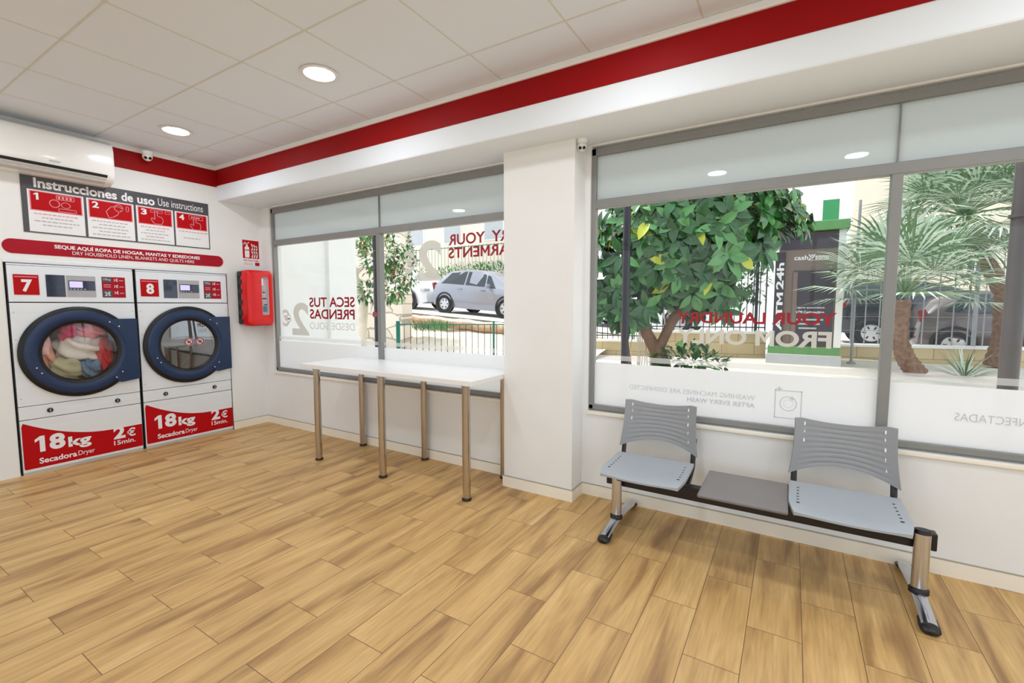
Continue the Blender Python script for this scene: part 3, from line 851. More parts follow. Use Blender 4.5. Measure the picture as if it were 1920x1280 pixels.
mb = MB(); mb.rings([rr(.005, .085, .139, .586, .018, .247)] * 1 + [rr(.0051, .0849, .1391, .5859, .018, .2471)], 'panel_grey', cap0=False, cap1=True)
win = mb.build('window_panel', parent=wf)
CP = Plane((.2476, 0, 0), (0, 1, 0), (0, 0, 1), (1, 0, 0))
mb = MB()
CP.rect(mb, .015, .49, .035, .57, 0, 'white'); CP.rect(mb, .045, .48, .075, .56, 0, 'pink'); CP.rect(mb, .02, .17, .07, .24, 0, 'cloth_blue')
for q in range(9): CP.rect(mb, rnd.uniform(.012, .04), .25 + q * .025, rnd.uniform(.05, .078), .262 + q * .025, 0.0003, ['gap', 'pink', 'kgrey'][q % 3])
mb.build('extinguisher_label', parent=win)

# ================================================================== CLOTHES DRYERS
def dryer(y0, y1, num, label):
    W = y1 - y0
    d = empty('clothes_dryer', (0, (y0 + y1) / 2, 0), label=label, cat='clothes dryer', group='coin operated dryers set into the wall')
    h = W / 2
    # cabinet box around a round drum opening: carcass
    c = MB(); c.box(-.75, -.02, -h + .004, h - .004, .02, 1.86, 'gap'); 
    # carcass replaced by five slabs so that the drum is hollow
    c = MB()
    c.box(-.78, -.02, -h, -h + .02, .02, 1.862, 'gap'); c.box(-.78, -.02, h - .02, h, .02, 1.862, 'gap')
    c.box(-.78, -.76, -h + .02, h - .02, .02, 1.862, 'gap'); c.box(-.78, -.02, -h + .02, h - .02, 1.84, 1.862, 'gap'); c.box(-.78, -.02, -h + .02, h - .02, .0, .02, 'gap')
    c.build('carcass', parent=d)
    fp = MB()
    e = .008
    DP = Plane((0, 0, 0), (0, 1, 0), (0, 0, 1), (1, 0, 0))
    DP.slab(fp, -h + e, 1.53, h - e, 1.845, -.02, .012, 'machine_top')
    fp.build('control_panel', parent=d, bevel=.004)
    tp = MB(); DP.slab(tp, -h + e, 1.848, h - e, 1.862, -.02, .008, 'machine_top'); tp.build('top_strip', parent=d, bevel=.002)
    # front with a round hole
    cz = 1.067; R0 = .33; n = 48
    fr = MB()
    yl, yr, zb_, zt_ = -h + e, h - e, .613, 1.522
    outer = []; inner = []
    for i in range(n):
        a = 2 * PI * i / n
        cy_, sz_ = math.cos(a), math.sin(a)
        t = min((yr if cy_ > 0 else -yl) / max(abs(cy_), 1e-6), ((zt_ - cz) if sz_ > 0 else (cz - zb_)) / max(abs(sz_), 1e-6))
        outer.append((.012, cy_ * t, cz + sz_ * t)); inner.append((.012, cy_ * R0, cz + sz_ * R0))
    # snap the nearest outer samples to the corners
    for (qy, qz) in ((yl, zb_), (yr, zb_), (yl, zt_), (yr, zt_)):
        k = min(range(n), key=lambda i: (outer[i][1] - qy) ** 2 + (outer[i][2] - qz) ** 2); outer[k] = (.012, qy, qz)
    oin = [(-.02, p[1], p[2]) for p in outer]; iin = [(-.03, p[1], p[2]) for p in inner]
    fr.rings([oin, outer, inner, iin], 'machine', sm=False, cap0=False, cap1=False)
    fr.build('front_panel', parent=d)
    sc_ = MB()
    for q in ((yl + .02, 1.44), (yr - .02, 1.44), (yl + .02, 1.2), (yr - .02, 1.3), (yl + .02, .68)): DP.disc(sc_, q[0], q[1], .006, .0135, 'acgrey', 10)
    sc_.build_each('screw', parent=d)
    dr = MB(); DP.slab(dr, yl, .492, yr, .607, -.02, .012, 'machine'); drw = dr.build('filter_drawer', parent=d, bevel=.003)
    for q in (-.24, .25):
        lk = MB(); lk.lathe([(.021, -.004), (.021, .008), (.016, .012), (.001, .012)], (.012, q, .552), (1, 0, 0), 'black', 20)
        lk.box(.0235, .0255, q - .003, q + .003, .54, .564, 'acgrey'); lk.build('lock', parent=drw)
    lo = MB(); DP.slab(lo, yl, .02, yr, .486, -.02, .012, 'machine'); low = lo.build('lower_panel', parent=d, bevel=.003)
    # red wave decal
    H_ = .0128
    dc = MB(); top = []
    for i in range(25):
        t = i / 24
        x = yl + .02 + t * (W - 2 * e - .022)
        z = .272 + .19 * (1 - min(1, t / .72)) ** 2.0 + (0.006 * (t - .72) if t > .72 else 0)
        top.append((x, z))
    cor = [(top[0][0] - .012, top[0][1] - .03), (top[0][0] - .004, top[0][1] - .006)]
    DP.poly(dc, [(yl + .008, .06), (yl + .014, .045), (yr - .002, .045)] + list(reversed(top)) + list(reversed(cor)), H_, 'red')
    dco = dc.build('price_decal', parent=low)
    tx = MB()
    on = MB(); DP.one(on, -.355, .185, .065, .145, H_ + .001, 'white'); on.build('lettering', parent=dco)
    DP.write(dco, 'lettering', '8', -.262, .185, .108, .145, H_ + .001, 'white', .045)
    DP.write(dco, 'lettering', 'kg', -.135, .150, .165, .125, H_ + .001, 'white', .035)
    DP.write(dco, 'lettering', 'Secadora', -.335, .078, .255, .052, H_ + .001, 'white', .025)
    DP.write(dco, 'lettering', 'Dryer', -.07, .068, .12, .058, H_ + .001, 'white', .0)
    DP.write(dco, 'lettering', '2', .20, .165, .095, .125, H_ + .001, 'white', .04)
    DP.write(dco, 'lettering', '€', .31, .168, .07, .085, H_ + .001, 'white', .02)
    DP.write(dco, 'lettering', '15min.', .20, .105, .175, .045, H_ + .001, 'white', .015)
    # control panel details
    cp = d
    npl = MB(); DP.slab(npl, -h + .042, 1.592, -h + .2, 1.768, .012, .016, 'red'); DP.rect(npl, -h + .05, 1.745, -h + .192, 1.752, .0165, 'pink'); no = npl.build('number_plate', parent=d)
    nt_ = MB(); DP.text(nt_, num, -h + .09, 1.618, .068, .108, .0168, 'white', .04); nt_.build('number', parent=no)
    cd = MB(); DP.slab(cd, -h + .245, 1.578, -h + .373, 1.775, .012, .017, 'navy_panel'); cd.build('card_reader', parent=d, bevel=.002)
    ds = MB(); DP.slab(ds, -h + .382, 1.578, -h + .59, 1.775, .012, .015, 'panel_grey'); dso = ds.build('display_panel', parent=d)
    ds = MB(); DP.slab(ds, -h + .395, 1.64, -h + .585, 1.73, .015, .017, 'navy_panel'); so = ds.build('display', parent=dso)
    ds = MB(); DP.rect(ds, -h + .402, 1.665, -h + .495, 1.722, .0175, 'lcd')
    for q in range(5): DP.rect(ds, -h + .402 + q * .025, 1.646, -h + .416 + q * .025, 1.654, .0175, 'kgrey')
    ds.build('screen', parent=dso)
    pr = MB(); DP.slab(pr, -h + .637, 1.576, -h + .82, 1.776, .012, .014, 'red_dark'); DP.rect(pr, -h + .64, 1.722, -h + .715, 1.773, .0146, 'sign_grey'); DP.rect(pr, -h + .64, 1.579, -h + .715, 1.65, .0146, 'sign_grey'); 
    for q in range(3): DP.rect(pr, -h + .772, 1.74 - q * .062, -h + .806, 1.748 - q * .062, .0150, 'pink')
    for q in range(2): DP.rect(pr, -h + .65, 1.675 + q * .02, -h + .705, 1.683 + q * .02, .0150, 'pink')
    pro = pr.build('price_sticker', parent=d)
    DP.write(pro, 'lettering', '18kg', -h + .648, 1.737, .058, .026, .0152, 'kgrey', .02); DP.write(pro, 'lettering', '2€', -h + .655, 1.592, .046, .042, .0152, 'white', .02)
    for q in range(3):
        DP.write(pro, 'lettering', '1€', -h + .733, 1.733 - q * .062, .03, .03, .0152, 'white', .02)
    # drum
    dm = MB(); dm.lathe([(.325, -.03), (.36, -.06), (.36, -.62), (.001, -.62)], (0, 0, cz), (1, 0, 0), 'drum', 40)
    for i in range(len(dm.f)): dm.f[i] = tuple(reversed(dm.f[i]))
    dm.build('drum', parent=d)
    # door: hinge plate, gasket ring, blue ring, glass
    dn = MB()
    dn.lathe([(.288, .02), (.292, .050), (.298, .055), (.376, .055), (.386, .05), (.388, .03), (.388, .016)], (0, 0, cz), (1, 0, 0), 'navy', 64)
    door = dn.build('door', parent=d)
    gk = MB(); gk.lathe([(.384, .013), (.418, .014), (.422, .03), (.412, .042), (.386, .046)], (0, 0, cz), (1, 0, 0), 'gasket', 64); gk.build('gasket', parent=door)
    ir = MB(); ir.lathe([(.262, -.01), (.268, .038), (.278, .05), (.29, .054), (.297, .056)], (0, 0, cz), (1, 0, 0), 'gasket', 64); ir.build('inner_ring', parent=door)
    hp = MB(); zz0, zz1 = cz - .31, cz + .30
    ra_ = .336
    pts = [(.28, zz0 - .02), (h - .012, zz0), (h - .012, zz1), (.22, zz1)] + [(ra_ * math.cos(a), cz + ra_ * math.sin(a)) for a in [math.radians(56 - 12 * q) for q in range(10)]]
    f0 = [(.02, a, b) for a, b in pts]; f1 = [(.0605, a, b) for a, b in pts]
    hp.rings([f0, f1], 'navy', sm=False); hp.build('hinge_plate', parent=door, bevel=.004)
    bl = MB()
    for (a, b) in ((.215, cz + .27), (.285, cz + .225), (.24, cz - .275), (.29, cz - .225), (-.315, cz - .12), (-.285, cz - .17)):
        r_ = math.hypot(a, b - cz); bl.lathe([(.008, .0), (.007, .006), (.001, .008)], (.062, a, b), (1, 0, 0), 'chrome', 12)
    bl.build_each('bolt', parent=door)
    gl = MB(); gl.lathe([(.266, .036), (.2, .041), (.1, .044), (.001, .045)], (0, 0, cz), (1, 0, 0), 'porthole' if num == '7' else 'porthole_dark', 48); gl.build('porthole_glass', parent=door)
    # black side seams
    sm_ = MB(); sm_.box(-.02, .004, -h, -h + e, .0, 1.862, 'gap').box(-.02, .004, h - e, h, 0, 1.862, 'gap'); sm_.build('side_seam', parent=d)
    ft = MB(); ft.box(-.02, .006, -h + e, h - e, 0, .02, 'acgrey'); ft.build('kick_strip', parent=d)
    return d, door, cz
d7, door7, cz = dryer(DR[0][0], DR[0][1], '7', 'silver clothes dryer numbered 7 with laundry behind its round blue door')
d8, door8, cz = dryer(DR[1][0], DR[1][1], '8', 'silver clothes dryer numbered 8 with an empty drum and two round stickers on the glass')
# laundry tumbling in dryer 7
yc = (DR[0][0] + DR[0][1]) / 2
for (nm, m, c, r, sd, lb, ct) in (
    ('bed_sheet', 'cloth_white', (-.11, yc + .03, cz + .03), (.085, .17, .14), 3, 'big cream bed sheet filling the middle of the drum of dryer 7', 'bed sheet'),
    ('pink_garment', 'cloth_pink', (-.06, yc - .06, cz + .19), (.05, .06, .07), 4, 'bright magenta garment at the top of the drum of dryer 7', 'garment'),
    ('red_garment', 'cloth_red', (-.07, yc + .205, cz - .09), (.06, .06, .17), 5, 'red garment at the right side of the drum of dryer 7', 'garment'),
    ('rose_towel', 'cloth_rose', (-.10, yc + .13, cz + .20), (.07, .13, .075), 6, 'rose pink towel at the upper right of the drum of dryer 7', 'towel'),
    ('peach_towel', 'cloth_peach', (-.08, yc - .225, cz + .03), (.07, .055, .17), 8, 'peach towel against the left side of the drum of dryer 7', 'towel'),
    ('sage_towel', 'cloth_sage', (-.07, yc - .09, cz - .15), (.07, .14, .11), 9, 'sage green towel low in the drum of dryer 7', 'towel'),
    ('blue_shirt', 'cloth_blue', (-.06, yc + .08, cz - .17), (.05, .08, .085), 10, 'slate blue shirt at the bottom right of the drum of dryer 7', 'shirt')):
    o = icosphere_cloth(nm, c, r[0], r[1], r[2], m, seed=sd, amp=.32)
    tag(o, lb, ct)
# two round stickers on the glass of dryer 8
for k, yy in enumerate((-.005, .105)):
    st = MB(); TP = Plane((.049, yy, cz + .03), (0, 1, 0), (0, 0, 1), (1, 0, 0))
    TP.disc(st, 0, 0, .046, 0, 'kgrey', 28); TP.annulus(st, 0, 0, .034, .043, .0006, 'red_dark', 28); TP.line(st, [(-.026, .026), (.026, -.026)], .008, .0007, 'red_dark')
    TP.rect(st, -.014, -.012, .016, .01, .0005, 'sign_grey')
    st.build('round_sticker', parent=door8)

# ================================================================== HIGH TABLE
tb = empty('high_table', (2.75, -.32, 0), label='long white folding table on six brushed steel legs under the left window', cat='table')
MB().box(1.672 - 2.75, 3.738 - 2.75, -.64 + .32, .012 + .32, .897, .938, 'tabletop').build('tabletop', parent=tb, bevel=.004)
for x in (1.857, 2.735, 3.648):
    for y in (-.592, -.055):
        lg = MB(); lg.lathe([(.031, .012), (.031, .885), (.038, .888), (.038, .897)], (x - 2.75, y + .32, 0), (0, 0, 1), 'steel', 24, cap1=True)
        lo = lg.build('leg', parent=tb)
        ft = MB(); ft.lathe([(.036, 0), (.037, .014), (.032, .022)], (x - 2.75, y + .32, 0), (0, 0, 1), 'black', 24, cap0=True); ft.build('foot_cap', parent=lo)

# ================================================================== WAITING BENCH
BX, BY = 5.545, -.34
be = empty('waiting_bench', (BX, BY, 0), label='grey two-seat waiting bench with a small table between the seats', cat='bench')
bm1 = MB(); bm1.box(4.69 - BX, 6.405 - BX, -.035, .025, .274, .362, 'black_metal'); bm1.build('beam', parent=be, bevel=.006)
def seat_pt(u, v, w):
    # u across -1..1, v 0 rear .. 1 front
    x = u * w
    fr = max(0, (v - .62) / .38)
    x *= 1 - .10 * fr ** 2 - .03 * (1 - v)
    y = -v * .415
    # bowed front edge
    y -= .03 * (1 - u * u) * fr
    z = .452 - .014 * (1 - abs(u) ** 2.5) * math.sin(PI * min(1, v * 1.05)) - .015 * fr ** 2.2 + .01 * (1 - v) ** 3
    return x, y, z
def seat(cx):
    w = .262
    mb = MB()
    n1, n2 = 20, 16
    topf = lambda i, j: Vector((cx - BX, .125, 0)) + Vector(seat_pt(2 * i - 1, j, w))
    botf = lambda i, j: topf(i, j) - Vector((0, 0, .011 + .008 * (abs(2 * i - 1) ** 6)))
    mb.grid(topf, n1, n2, 'seat_grey', flip=True); mb.grid(botf, n1, n2, 'seat_grey')
    # rim
    per = [(i / n1, 0) for i in range(n1)] + [(1, j / n2) for j in range(n2)] + [(1 - i / n1, 1) for i in range(n1)] + [(0, 1 - j / n2) for j in range(n2)]
    mb.rings([[topf(*p) for p in per], [botf(*p) for p in per]], 'seat_grey', cap0=False, cap1=False)
    so = mb.build('seat', parent=be)
    ho = MB()
    for sgn in (-1, 1):
        for q in range(6):
            p = topf(.5 + sgn * .42, .2 + q * .105)
            ho.lathe([(.0065 if q < 5 else .009, .0008), (.0005, .0010)], p, (0, 0, 1), 'gap', 10)
    ho.build_each('vent_hole', parent=so)
    # backrest
    bb = MB()
    def back(i, j, off=0.0):
        u = 2 * i - 1
        half = .262 - .022 * j - .008 * math.sin(PI * j)
        x = u * half
        zt = .833 - .035 * (1 - u * u) - .012 * max(0, abs(u) - .85) / .15
        zb2 = .492 + .062 * (1 - u * u)
        z = zb2 + (zt - zb2) * j
        rib = 0.0
        if abs(u) < .82 and .08 < j < .93:
            rib = -.0035 * (1 if (j * 9) % 1 > .5 else 0)
        y = .225 + .058 * (1 - u * u) - .058 + .055 * (z - .49) / .34 + rib * 0
        n = Vector((-u * .4, -1, .1)).normalized()
        return Vector((cx - BX + x, y, z)) + n * (rib + off)
    n1, n2 = 24, 36
    bb.grid(lambda i, j: back(i, j), n1, n2, 'back_grey'); bb.grid(lambda i, j: back(i, j, -.012), n1, n2, 'back_grey', flip=True)
    per = [(i / n1, 0) for i in range(n1)] + [(1, j / n2) for j in range(n2)] + [(1 - i / n1, 1) for i in range(n1)] + [(0, 1 - j / n2) for j in range(n2)]
    bb.rings([[back(*p) for p in per], [back(*p, -.012) for p in per]], 'back_grey', cap0=False, cap1=False)
    bo = bb.build('backrest', parent=be)
    sl = MB()
    for sgn in (-1, 1):
        for q, jj in enumerate((.22, .40, .58, .76, .90)):
            if sgn < 0 and q < 2: continue
            p = back(.5 + sgn * .40, jj, .002); t = Vector((0, .15, 1)).normalized()
            sl.obox(p, (1, 0, 0), .004, t, .010, (0, -1, .15), .0012, 'white')
    sl.build_each('slot', parent=bo)
    for sgn in (-1, 1):
        br = MB()
        x = cx - BX + sgn * .236
        br.tube([(x * 1 - sgn * .0, -.0, .352), (x, .11, .385), (x, .18, .42), (x, .196, .50), (x, .23, .60)], .016, 'black_metal', 8, ry=.007)
        br.build('bracket', parent=be)
seat(4.975); seat(6.024)
MB().box(5.322 - BX, 5.764 - BX, -.325, .125, .42, .44, 'side_table').build('side_table', parent=be, bevel=.008, segs=3)
MB().box(5.45 - BX, 5.64 - BX, -.2, .08, .36, .42, 'black_metal').build('table_support', parent=be)
for cx in (4.975, 6.024):
    MB().box(cx - .17 - BX, cx + .17 - BX, -.18, .12, .362, .425, 'black_metal').build('seat_support', parent=be, bevel=.01)
for x in (4.778, 6.338):
    lg = MB(); xx = x - BX
    lg.tube([(xx, -.075, .075), (xx, -.075, .2), (xx, -.075, .375)], .024, 'chrome', 20, ry=.034)
    lo = lg.build('leg', parent=be)
    arc = []
    for i in range(17):
        t = i / 16; y = -.31 + .60 * t
        arc.append((xx, y, .030 + .042 * math.sin(PI * (0.1 + .8 * t)) - .012))
    fo = MB(); fo.tube(arc, .033, 'chrome', 16, ry=.021); fo.build('foot_bar', parent=lo)
    cpb = MB()
    cpb.tube([(xx, -.34, .016), (xx, -.33, .021), (xx, -.30, .026), (xx, -.255, .036)], [.028, .038, .041, .038], 'black', 16, ry=.014)
    cpb.build('end_cap', parent=lo); cpb = MB()
    cpb.tube([(xx, .312, .016), (xx, .30, .022), (xx, .275, .03), (xx, .245, .035)], [.028, .038, .041, .038], 'black', 16, ry=.014)
    cpb.build('end_cap', parent=lo)
    co = MB(); co.tube([(xx, -.075, .066), (xx, -.075, .088), (xx, -.075, .094)], [.034, .034, .028], 'black', 20, ry=.042); co.build('collar', parent=lo)
    tc_ = MB(); tc_.tube([(xx, -.075, .372), (xx, -.075, .392)], [.028, .024], 'black', 20, ry=.036); tc_.box(xx - .022, xx + .022, -.08, -.03, .33, .372, 'black'); tc_.build('top_cap', parent=lo)

# ================================================================== OUTSIDE
def gz(y): return 0.05 + 0.05 * y          # garden slopes up away from the shop
def roadz(x): return 0.93 - 0.068 * x      # street slopes down to the right

gm = MB(); gm.grid(lambda i, j: Vector((-8 + 24 * i, .14 + 7.6 * j, gz(.14 + 7.6 * j))), 24, 8, 'paving', sm=False)
struct('ground', gm)
rm = MB(); rm.grid(lambda i, j: Vector((-26 + 52 * i, 7.74 + 8 * j, roadz(-26 + 52 * i))), 26, 4, 'asphalt', sm=False)
struct('street', rm)

# white return wall of the shop front, left of the window
mb = MB(); mb.box(-.75, -.24, .141, 1.12, 0, 3.6, 'bwhite'); mb.box(-.75, -.17, 1.12, 1.62, 0, 3.6, 'bwhite'); mb.box(-.9, -.15, .142, 1.66, 0, 1.0, 'bwhite')
struct('porch_wall', mb)

# posts along the pavement
def post(x, y, r, m, label, top=3.3):
    e = empty('awning_post', (x, y, gz(y)), label=label, cat='post')
    MB().tube([(0, 0, 0), (0, 0, top)], r, m, 18).build('shaft', parent=e)
    MB().lathe([(r * 1.25, 2.12), (r * 1.25, 2.15)], (0, 0, 0), (0, 0, 1), m, 18, cap0=True, cap1=True).build('collar', parent=e)
    MB().lathe([(r * 2, 0), (r * 2, .02), (r * 1.2, .04)], (0, 0, 0), (0, 0, 1), m, 18).build('base_plate', parent=e)
    return e
pa = post(-1.02, 2.8, .055, 'post', 'dark post outside the left window just right of its mullion')
post(3.8, 2.8, .05, 'post', 'dark slim post in front of the big leafed tree')
post(7.52, 2.8, .072, 'post_grey', 'thick grey-brown post outside at the right edge of the view')
rk = MB(); rk.lathe([(.001, .0), (.06, .0), (.06, .02), (.001, .02)], (.02, -.06, 1.14), (0, -1, 0), 'taillight', 18); rk.build('red_reflector', parent=pa)

# green railing
def rail(a, b, label):
    a = Vector(a); b = Vector(b); d = (b - a); L = d.length; t = d.normalized()
    e = empty('green_railing', a, label=label, cat='railing')
    rt = MB()
    rt.tube([Vector((0, 0, .92)), d + Vector((0, 0, .92))], .012, 'green_rail', 8); rt.tube([Vector((0, 0, .1)), d + Vector((0, 0, .1))], .012, 'green_rail', 8)
    rt.build('rail', parent=e)
    br = MB(); n = int(L / .118)
    for i in range(1, n): br.tube([t * (L * i / n) + Vector((0, 0, .1)), t * (L * i / n) + Vector((0, 0, .93))], .0065, 'iron', 6)
    br.build('bars', parent=e)
    for k in (0, .5, 1):
        MB().tube([d * k + Vector((0, 0, 0)), d * k + Vector((0, 0, .985))], .04 if k == 0 else .02, 'green_rail', 14).build('post', parent=e)
rail((-.85, 3.17, gz(3.17)), (2.4, 5.05, gz(3.17)), 'low green metal railing with thin bars outside the left window')

# embankment under the street
mb = MB()
def bank(i, j):
    x = -9 + 11.2 * i; yb = 7.9 - .0 * i
    y = 5.3 + .12 * x * 0 + 2.6 * j
    z = gz(5.3) + (roadz(x) + .02 - gz(5.3)) * (j ** 1.3)
    return Vector((x, y, z + .03 * math.sin(x * 5 + j * 9)))
mb.grid(bank, 40, 10, 'bank'); struct('bank', mb)
cp_ = MB()
cp_.tube([(-9 + 11.0 * i / 30, 7.05 + .05 * math.sin(i), roadz(-9 + 11.0 * i / 30) - .16 + .02 * math.sin(i * 2.1)) for i in range(31)], .11, 'kerbcap', 8)
tag(cp_.build('stone_kerb'), 'weathered brown stone kerb along the street below the silver car', 'kerb')

# rubble rock wall at the left with climbing plants
def block(name, a, b, th, z0, z1, m, label=None, cat=None, kind=None):
    a = Vector((a[0], a[1], 0)); b = Vector((b[0], b[1], 0)); d = b - a; L = d.length
    e = MB(); n = 24
    e.box(0, L, 0, th, z0, z1, m)
    o = e.build(name, loc=a); o.rotation_euler = (0, 0, math.atan2(d.y, d.x))
    return tag(o, label, cat, None, kind)
block('rock_wall', (-5.6, 3.8), (-2.95, 5.4), 1.2, 0.0, 3.7, 'rock', 'pale rubble stone wall behind the flowering climber at the left', 'stone wall')
tk = MB()
tk.tube([(-1.75, 2.95, gz(3)), (-1.66, 2.92, .9), (-1.62, 2.98, 1.5), (-1.9, 3.0, 2.1), (-1.98, 2.96, 2.6), (-1.86, 3.0, 3.2)], [.16, .13, .11, .1, .1, .07], 'bank', 12)
te = empty('climbing_shrub', (0, 0, 0), label='leafy climber with pink flowers and a pale twisted trunk behind the left mullion', cat='shrub')
tk.build('trunk', parent=te)

def leaf(mb, p, d, up, L, W, m, fold=.18, droop=.15, st=4):
    d = Vector(d).normalized(); s = d.cross(up)
    if s.length < 1e-4: s = d.cross(Vector((1, 0, 0)))
    s.normalize(); n = s.cross(d).normalized()
    prof = [0.0, .72, 1.0, .74, 0.0] if st == 4 else [0, 1, 0]
    b = len(mb.v); k = len(prof)
    for i, w in enumerate(prof):
        t = i / (k - 1)
        c = Vector(p) + d * (L * t) - n * (droop * L * t * t)
        if w == 0: mb.v.append(tuple(c))
        else:
            mb.v.append(tuple(c - s * W / 2 * w + n * fold * W * w)); mb.v.append(tuple(c)); mb.v.append(tuple(c + s * W / 2 * w + n * fold * W * w))
    if st == 4:
        mb.face((b, b + 3, b + 2), m, True) if False else None
        mb.face((b, b + 2, b + 1), m, True); mb.face((b, b + 3, b + 2), m, True)
        for q in (1, 4):
            mb.face((b + q, b + q + 1, b + q + 4, b + q + 3), m, True); mb.face((b + q + 1, b + q + 2, b + q + 5, b + q + 4), m, True)
        mb.face((b + 7, b + 8, b + 10), m, True); mb.face((b + 8, b + 9, b + 10), m, True)
    else:
        mb.face((b, b + 2, b + 1), m, True); mb.face((b, b + 3, b + 2), m, True); mb.face((b + 1, b + 2, b + 4), m, True); mb.face((b + 2, b + 3, b + 4), m, True)

def rdir(r):
    while True:
        v = Vector((r.uniform(-1, 1), r.uniform(-1, 1), r.uniform(-1, 1)))
        if .05 < v.length < 1: return v.normalized()

def clump(mb, c, R, n, L, W, ms, seed, shell=.35):
    r = random.Random(seed)
    for i in range(n):
        d = rdir(r); q = r.uniform(shell, 1) ** .6
        p = Vector(c) + Vector((d.x * R[0], d.y * R[1], d.z * R[2])) * q
        leaf(mb, p, (d + rdir(r) * .8), Vector((0, 0, 1)), L * r.uniform(.7, 1.3), W * r.uniform(.7, 1.3), r.choice(ms), st=2)
fb = MB()
for k, (c, R, n) in enumerate([((-1.2, 3.05, 2.55), (.38, .35, .55), 420), ((-1.62, 2.95, 2.95), (.3, .3, .4), 260), ((-1.0, 3.15, 1.95), (.34, .3, .4), 300), ((-1.38, 2.95, 1.75), (.2, .25, .2), 120), ((-.75, 3.3, 2.2), (.3, .3, .4), 200)]):
    clump(fb, c, R, n, .13, .055, ['bush', 'bush', 'bush', 'bush', 'bush2', 'bush2', 'bush', 'flower'] if k < 3 else ['bush', 'bush2', 'bush2'], 20 + k)
fb.build('foliage', parent=te)
hb = MB(); clump(hb, (0, 0, 0), (.34, .35, .62), 420, .15, .06, ['bush', 'bush2'], 31)
ho = hb.build('hanging_shrub', loc=(-3.6, 6.0, 3.0)); tag(ho, 'green shrub hanging over the rock wall behind the grey figure two', 'shrub')
gr = MB(); rg = random.Random(5)
for i in range(150):
    leaf(gr, (rg.uniform(-.45, .45), rg.uniform(-.3, .3), 0), (rg.uniform(-.5, .5), rg.uniform(-.5, .5), 1), Vector((0, 1, 0)), rg.uniform(.2, .42), .03, rg.choice(['bush', 'palm_leaf']), st=2)
tag(gr.build('grass_tuft', loc=(-2.6, 6.2, .78)), 'pale grass tuft at the left end of the stone kerb', 'grass')

# ---- big leafed rubber tree
ft_ = empty('rubber_tree', (0, 0, 0), label='large rubber tree with glossy broad leaves and several trunks outside the right window', cat='tree')
tr = MB(); zb_ = gz(4.3)
tr.tube([(3.95, 4.3, zb_), (3.86, 4.28, .75), (3.72, 4.2, 1.05), (3.62, 4.18, 1.35), (3.66, 4.2, 1.7), (3.6, 4.2, 2.1), (3.5, 4.3, 2.7)], [.13, .11, .095, .09, .08, .07, .05], 'bark', 12)
tr.tube([(3.64, 4.18, 1.28), (3.48, 4.1, 1.45), (3.4, 4.05, 1.6), (3.2, 4.0, 2.0)], [.09, .08, .075, .04], 'bark', 10)
tr.tube([(3.9, 4.3, .8), (4.05, 4.4, 1.2), (4.25, 4.5, 1.55), (4.36, 4.6, 1.95), (4.5, 4.7, 2.6)], [.08, .08, .075, .07, .05], 'bark', 10)
tr.tube([(3.5, 4.05, zb_), (3.42, 4.0, .9), (3.36, 4.0, 1.3)], [.07, .06, .04], 'bark', 8)
tr.tube([(4.05, 4.4, zb_), (3.98, 4.35, .6), (3.9, 4.3, .9)], [.09, .08, .06], 'bark', 8)
tr.build('trunk', parent=ft_)
ar = MB(); ra = random.Random(12)
for i in range(16):
    x = 3.3 + ra.uniform(0, .75); y = 4.1 + (x - 3.3) * .5 + ra.uniform(-.1, .1)
    ar.tube([(x, y, zb_), (x + ra.uniform(-.06, .06), y, .8), (x + ra.uniform(-.06, .06), y, 1.3 + ra.uniform(0, .4))], .009, 'bank', 6)
ar.build('aerial_roots', parent=ft_)
RV = Vector((.854, .52, 0)); DV = Vector((-.52, .854, 0)); CC = Vector((4.38, 4.78, 2.62))
fl = MB(); rf = random.Random(3); cnt = 0
while cnt < 330:
    a = rf.uniform(-1, 1); b = rf.uniform(-1, 1); c = rf.uniform(-1, 1)
    q = a * a + b * b + c * c
    if q > 1 or q < .22: continue
    if b > .35: continue
    x = a * 1.72; y = b * .95; z = c * 1.1
    if a > .1 and z < -.55 + (0.25 if a > .3 else 0) and not (.05 < a < .2): continue
    if a < -.45 and z < -1.0: continue
    if a > .5 and z < .1: continue
    p = CC + RV * x + DV * y + Vector((0, 0, z))
    out = (RV * (a * .9) + DV * (b * 1.2 - .25) + Vector((0, 0, c * .7 + .15))).normalized()
    t1 = out.cross(Vector((0, 0, 1)))
    if t1.length < .1: t1 = RV.copy()
    t1.normalize(); t2 = out.cross(t1).normalized()
    n = rf.randint(6, 9); ph = rf.uniform(0, 6.28)
    base = rf.random()
    for k in range(n):
        an = ph + k * 2.4
        d = (t1 * math.cos(an) + t2 * math.sin(an)) * rf.uniform(.8, 1.1) + out * rf.uniform(.25, .7) + Vector((0, 0, -.22))
        mm = 'leaf' if rf.random() < .7 else 'leaf2'
        if rf.random() < .05: mm = 'leaf3'
        leaf(fl, p + d * .03, d, out, rf.uniform(.24, .37), rf.uniform(.115, .165), mm, fold=.14, droop=.2)
    if base < .14:
        leaf(fl, p, out + Vector((0, 0, .3)), t1, .2, .06, 'leaf3')
    cnt += 1
for (a, z, r_) in ((-1.4, -1.0, .28), (-1.3, -1.25, .2), (-1.02, -1.22, .13), (.1, -1.0, .22), (-1.5, -.7, .3)):
    for q in range(7):
        p = CC + RV * (a + rf.uniform(-r_, r_)) + DV * rf.uniform(-.4, .2) + Vector((0, 0, z + rf.uniform(-r_, r_)))
        for k in range(7):
            an = k * 2.4 + q; d = RV * math.cos(an) + Vector((0, 0, 1)) * math.sin(an) - DV * rf.uniform(.2, .7) - Vector((0, 0, .25))
            leaf(fl, p, d, -DV, rf.uniform(.22, .34), rf.uniform(.1, .15), 'leaf' if rf.random() < .75 else 'leaf2', fold=.14, droop=.2)
fl.build('foliage', parent=ft_)
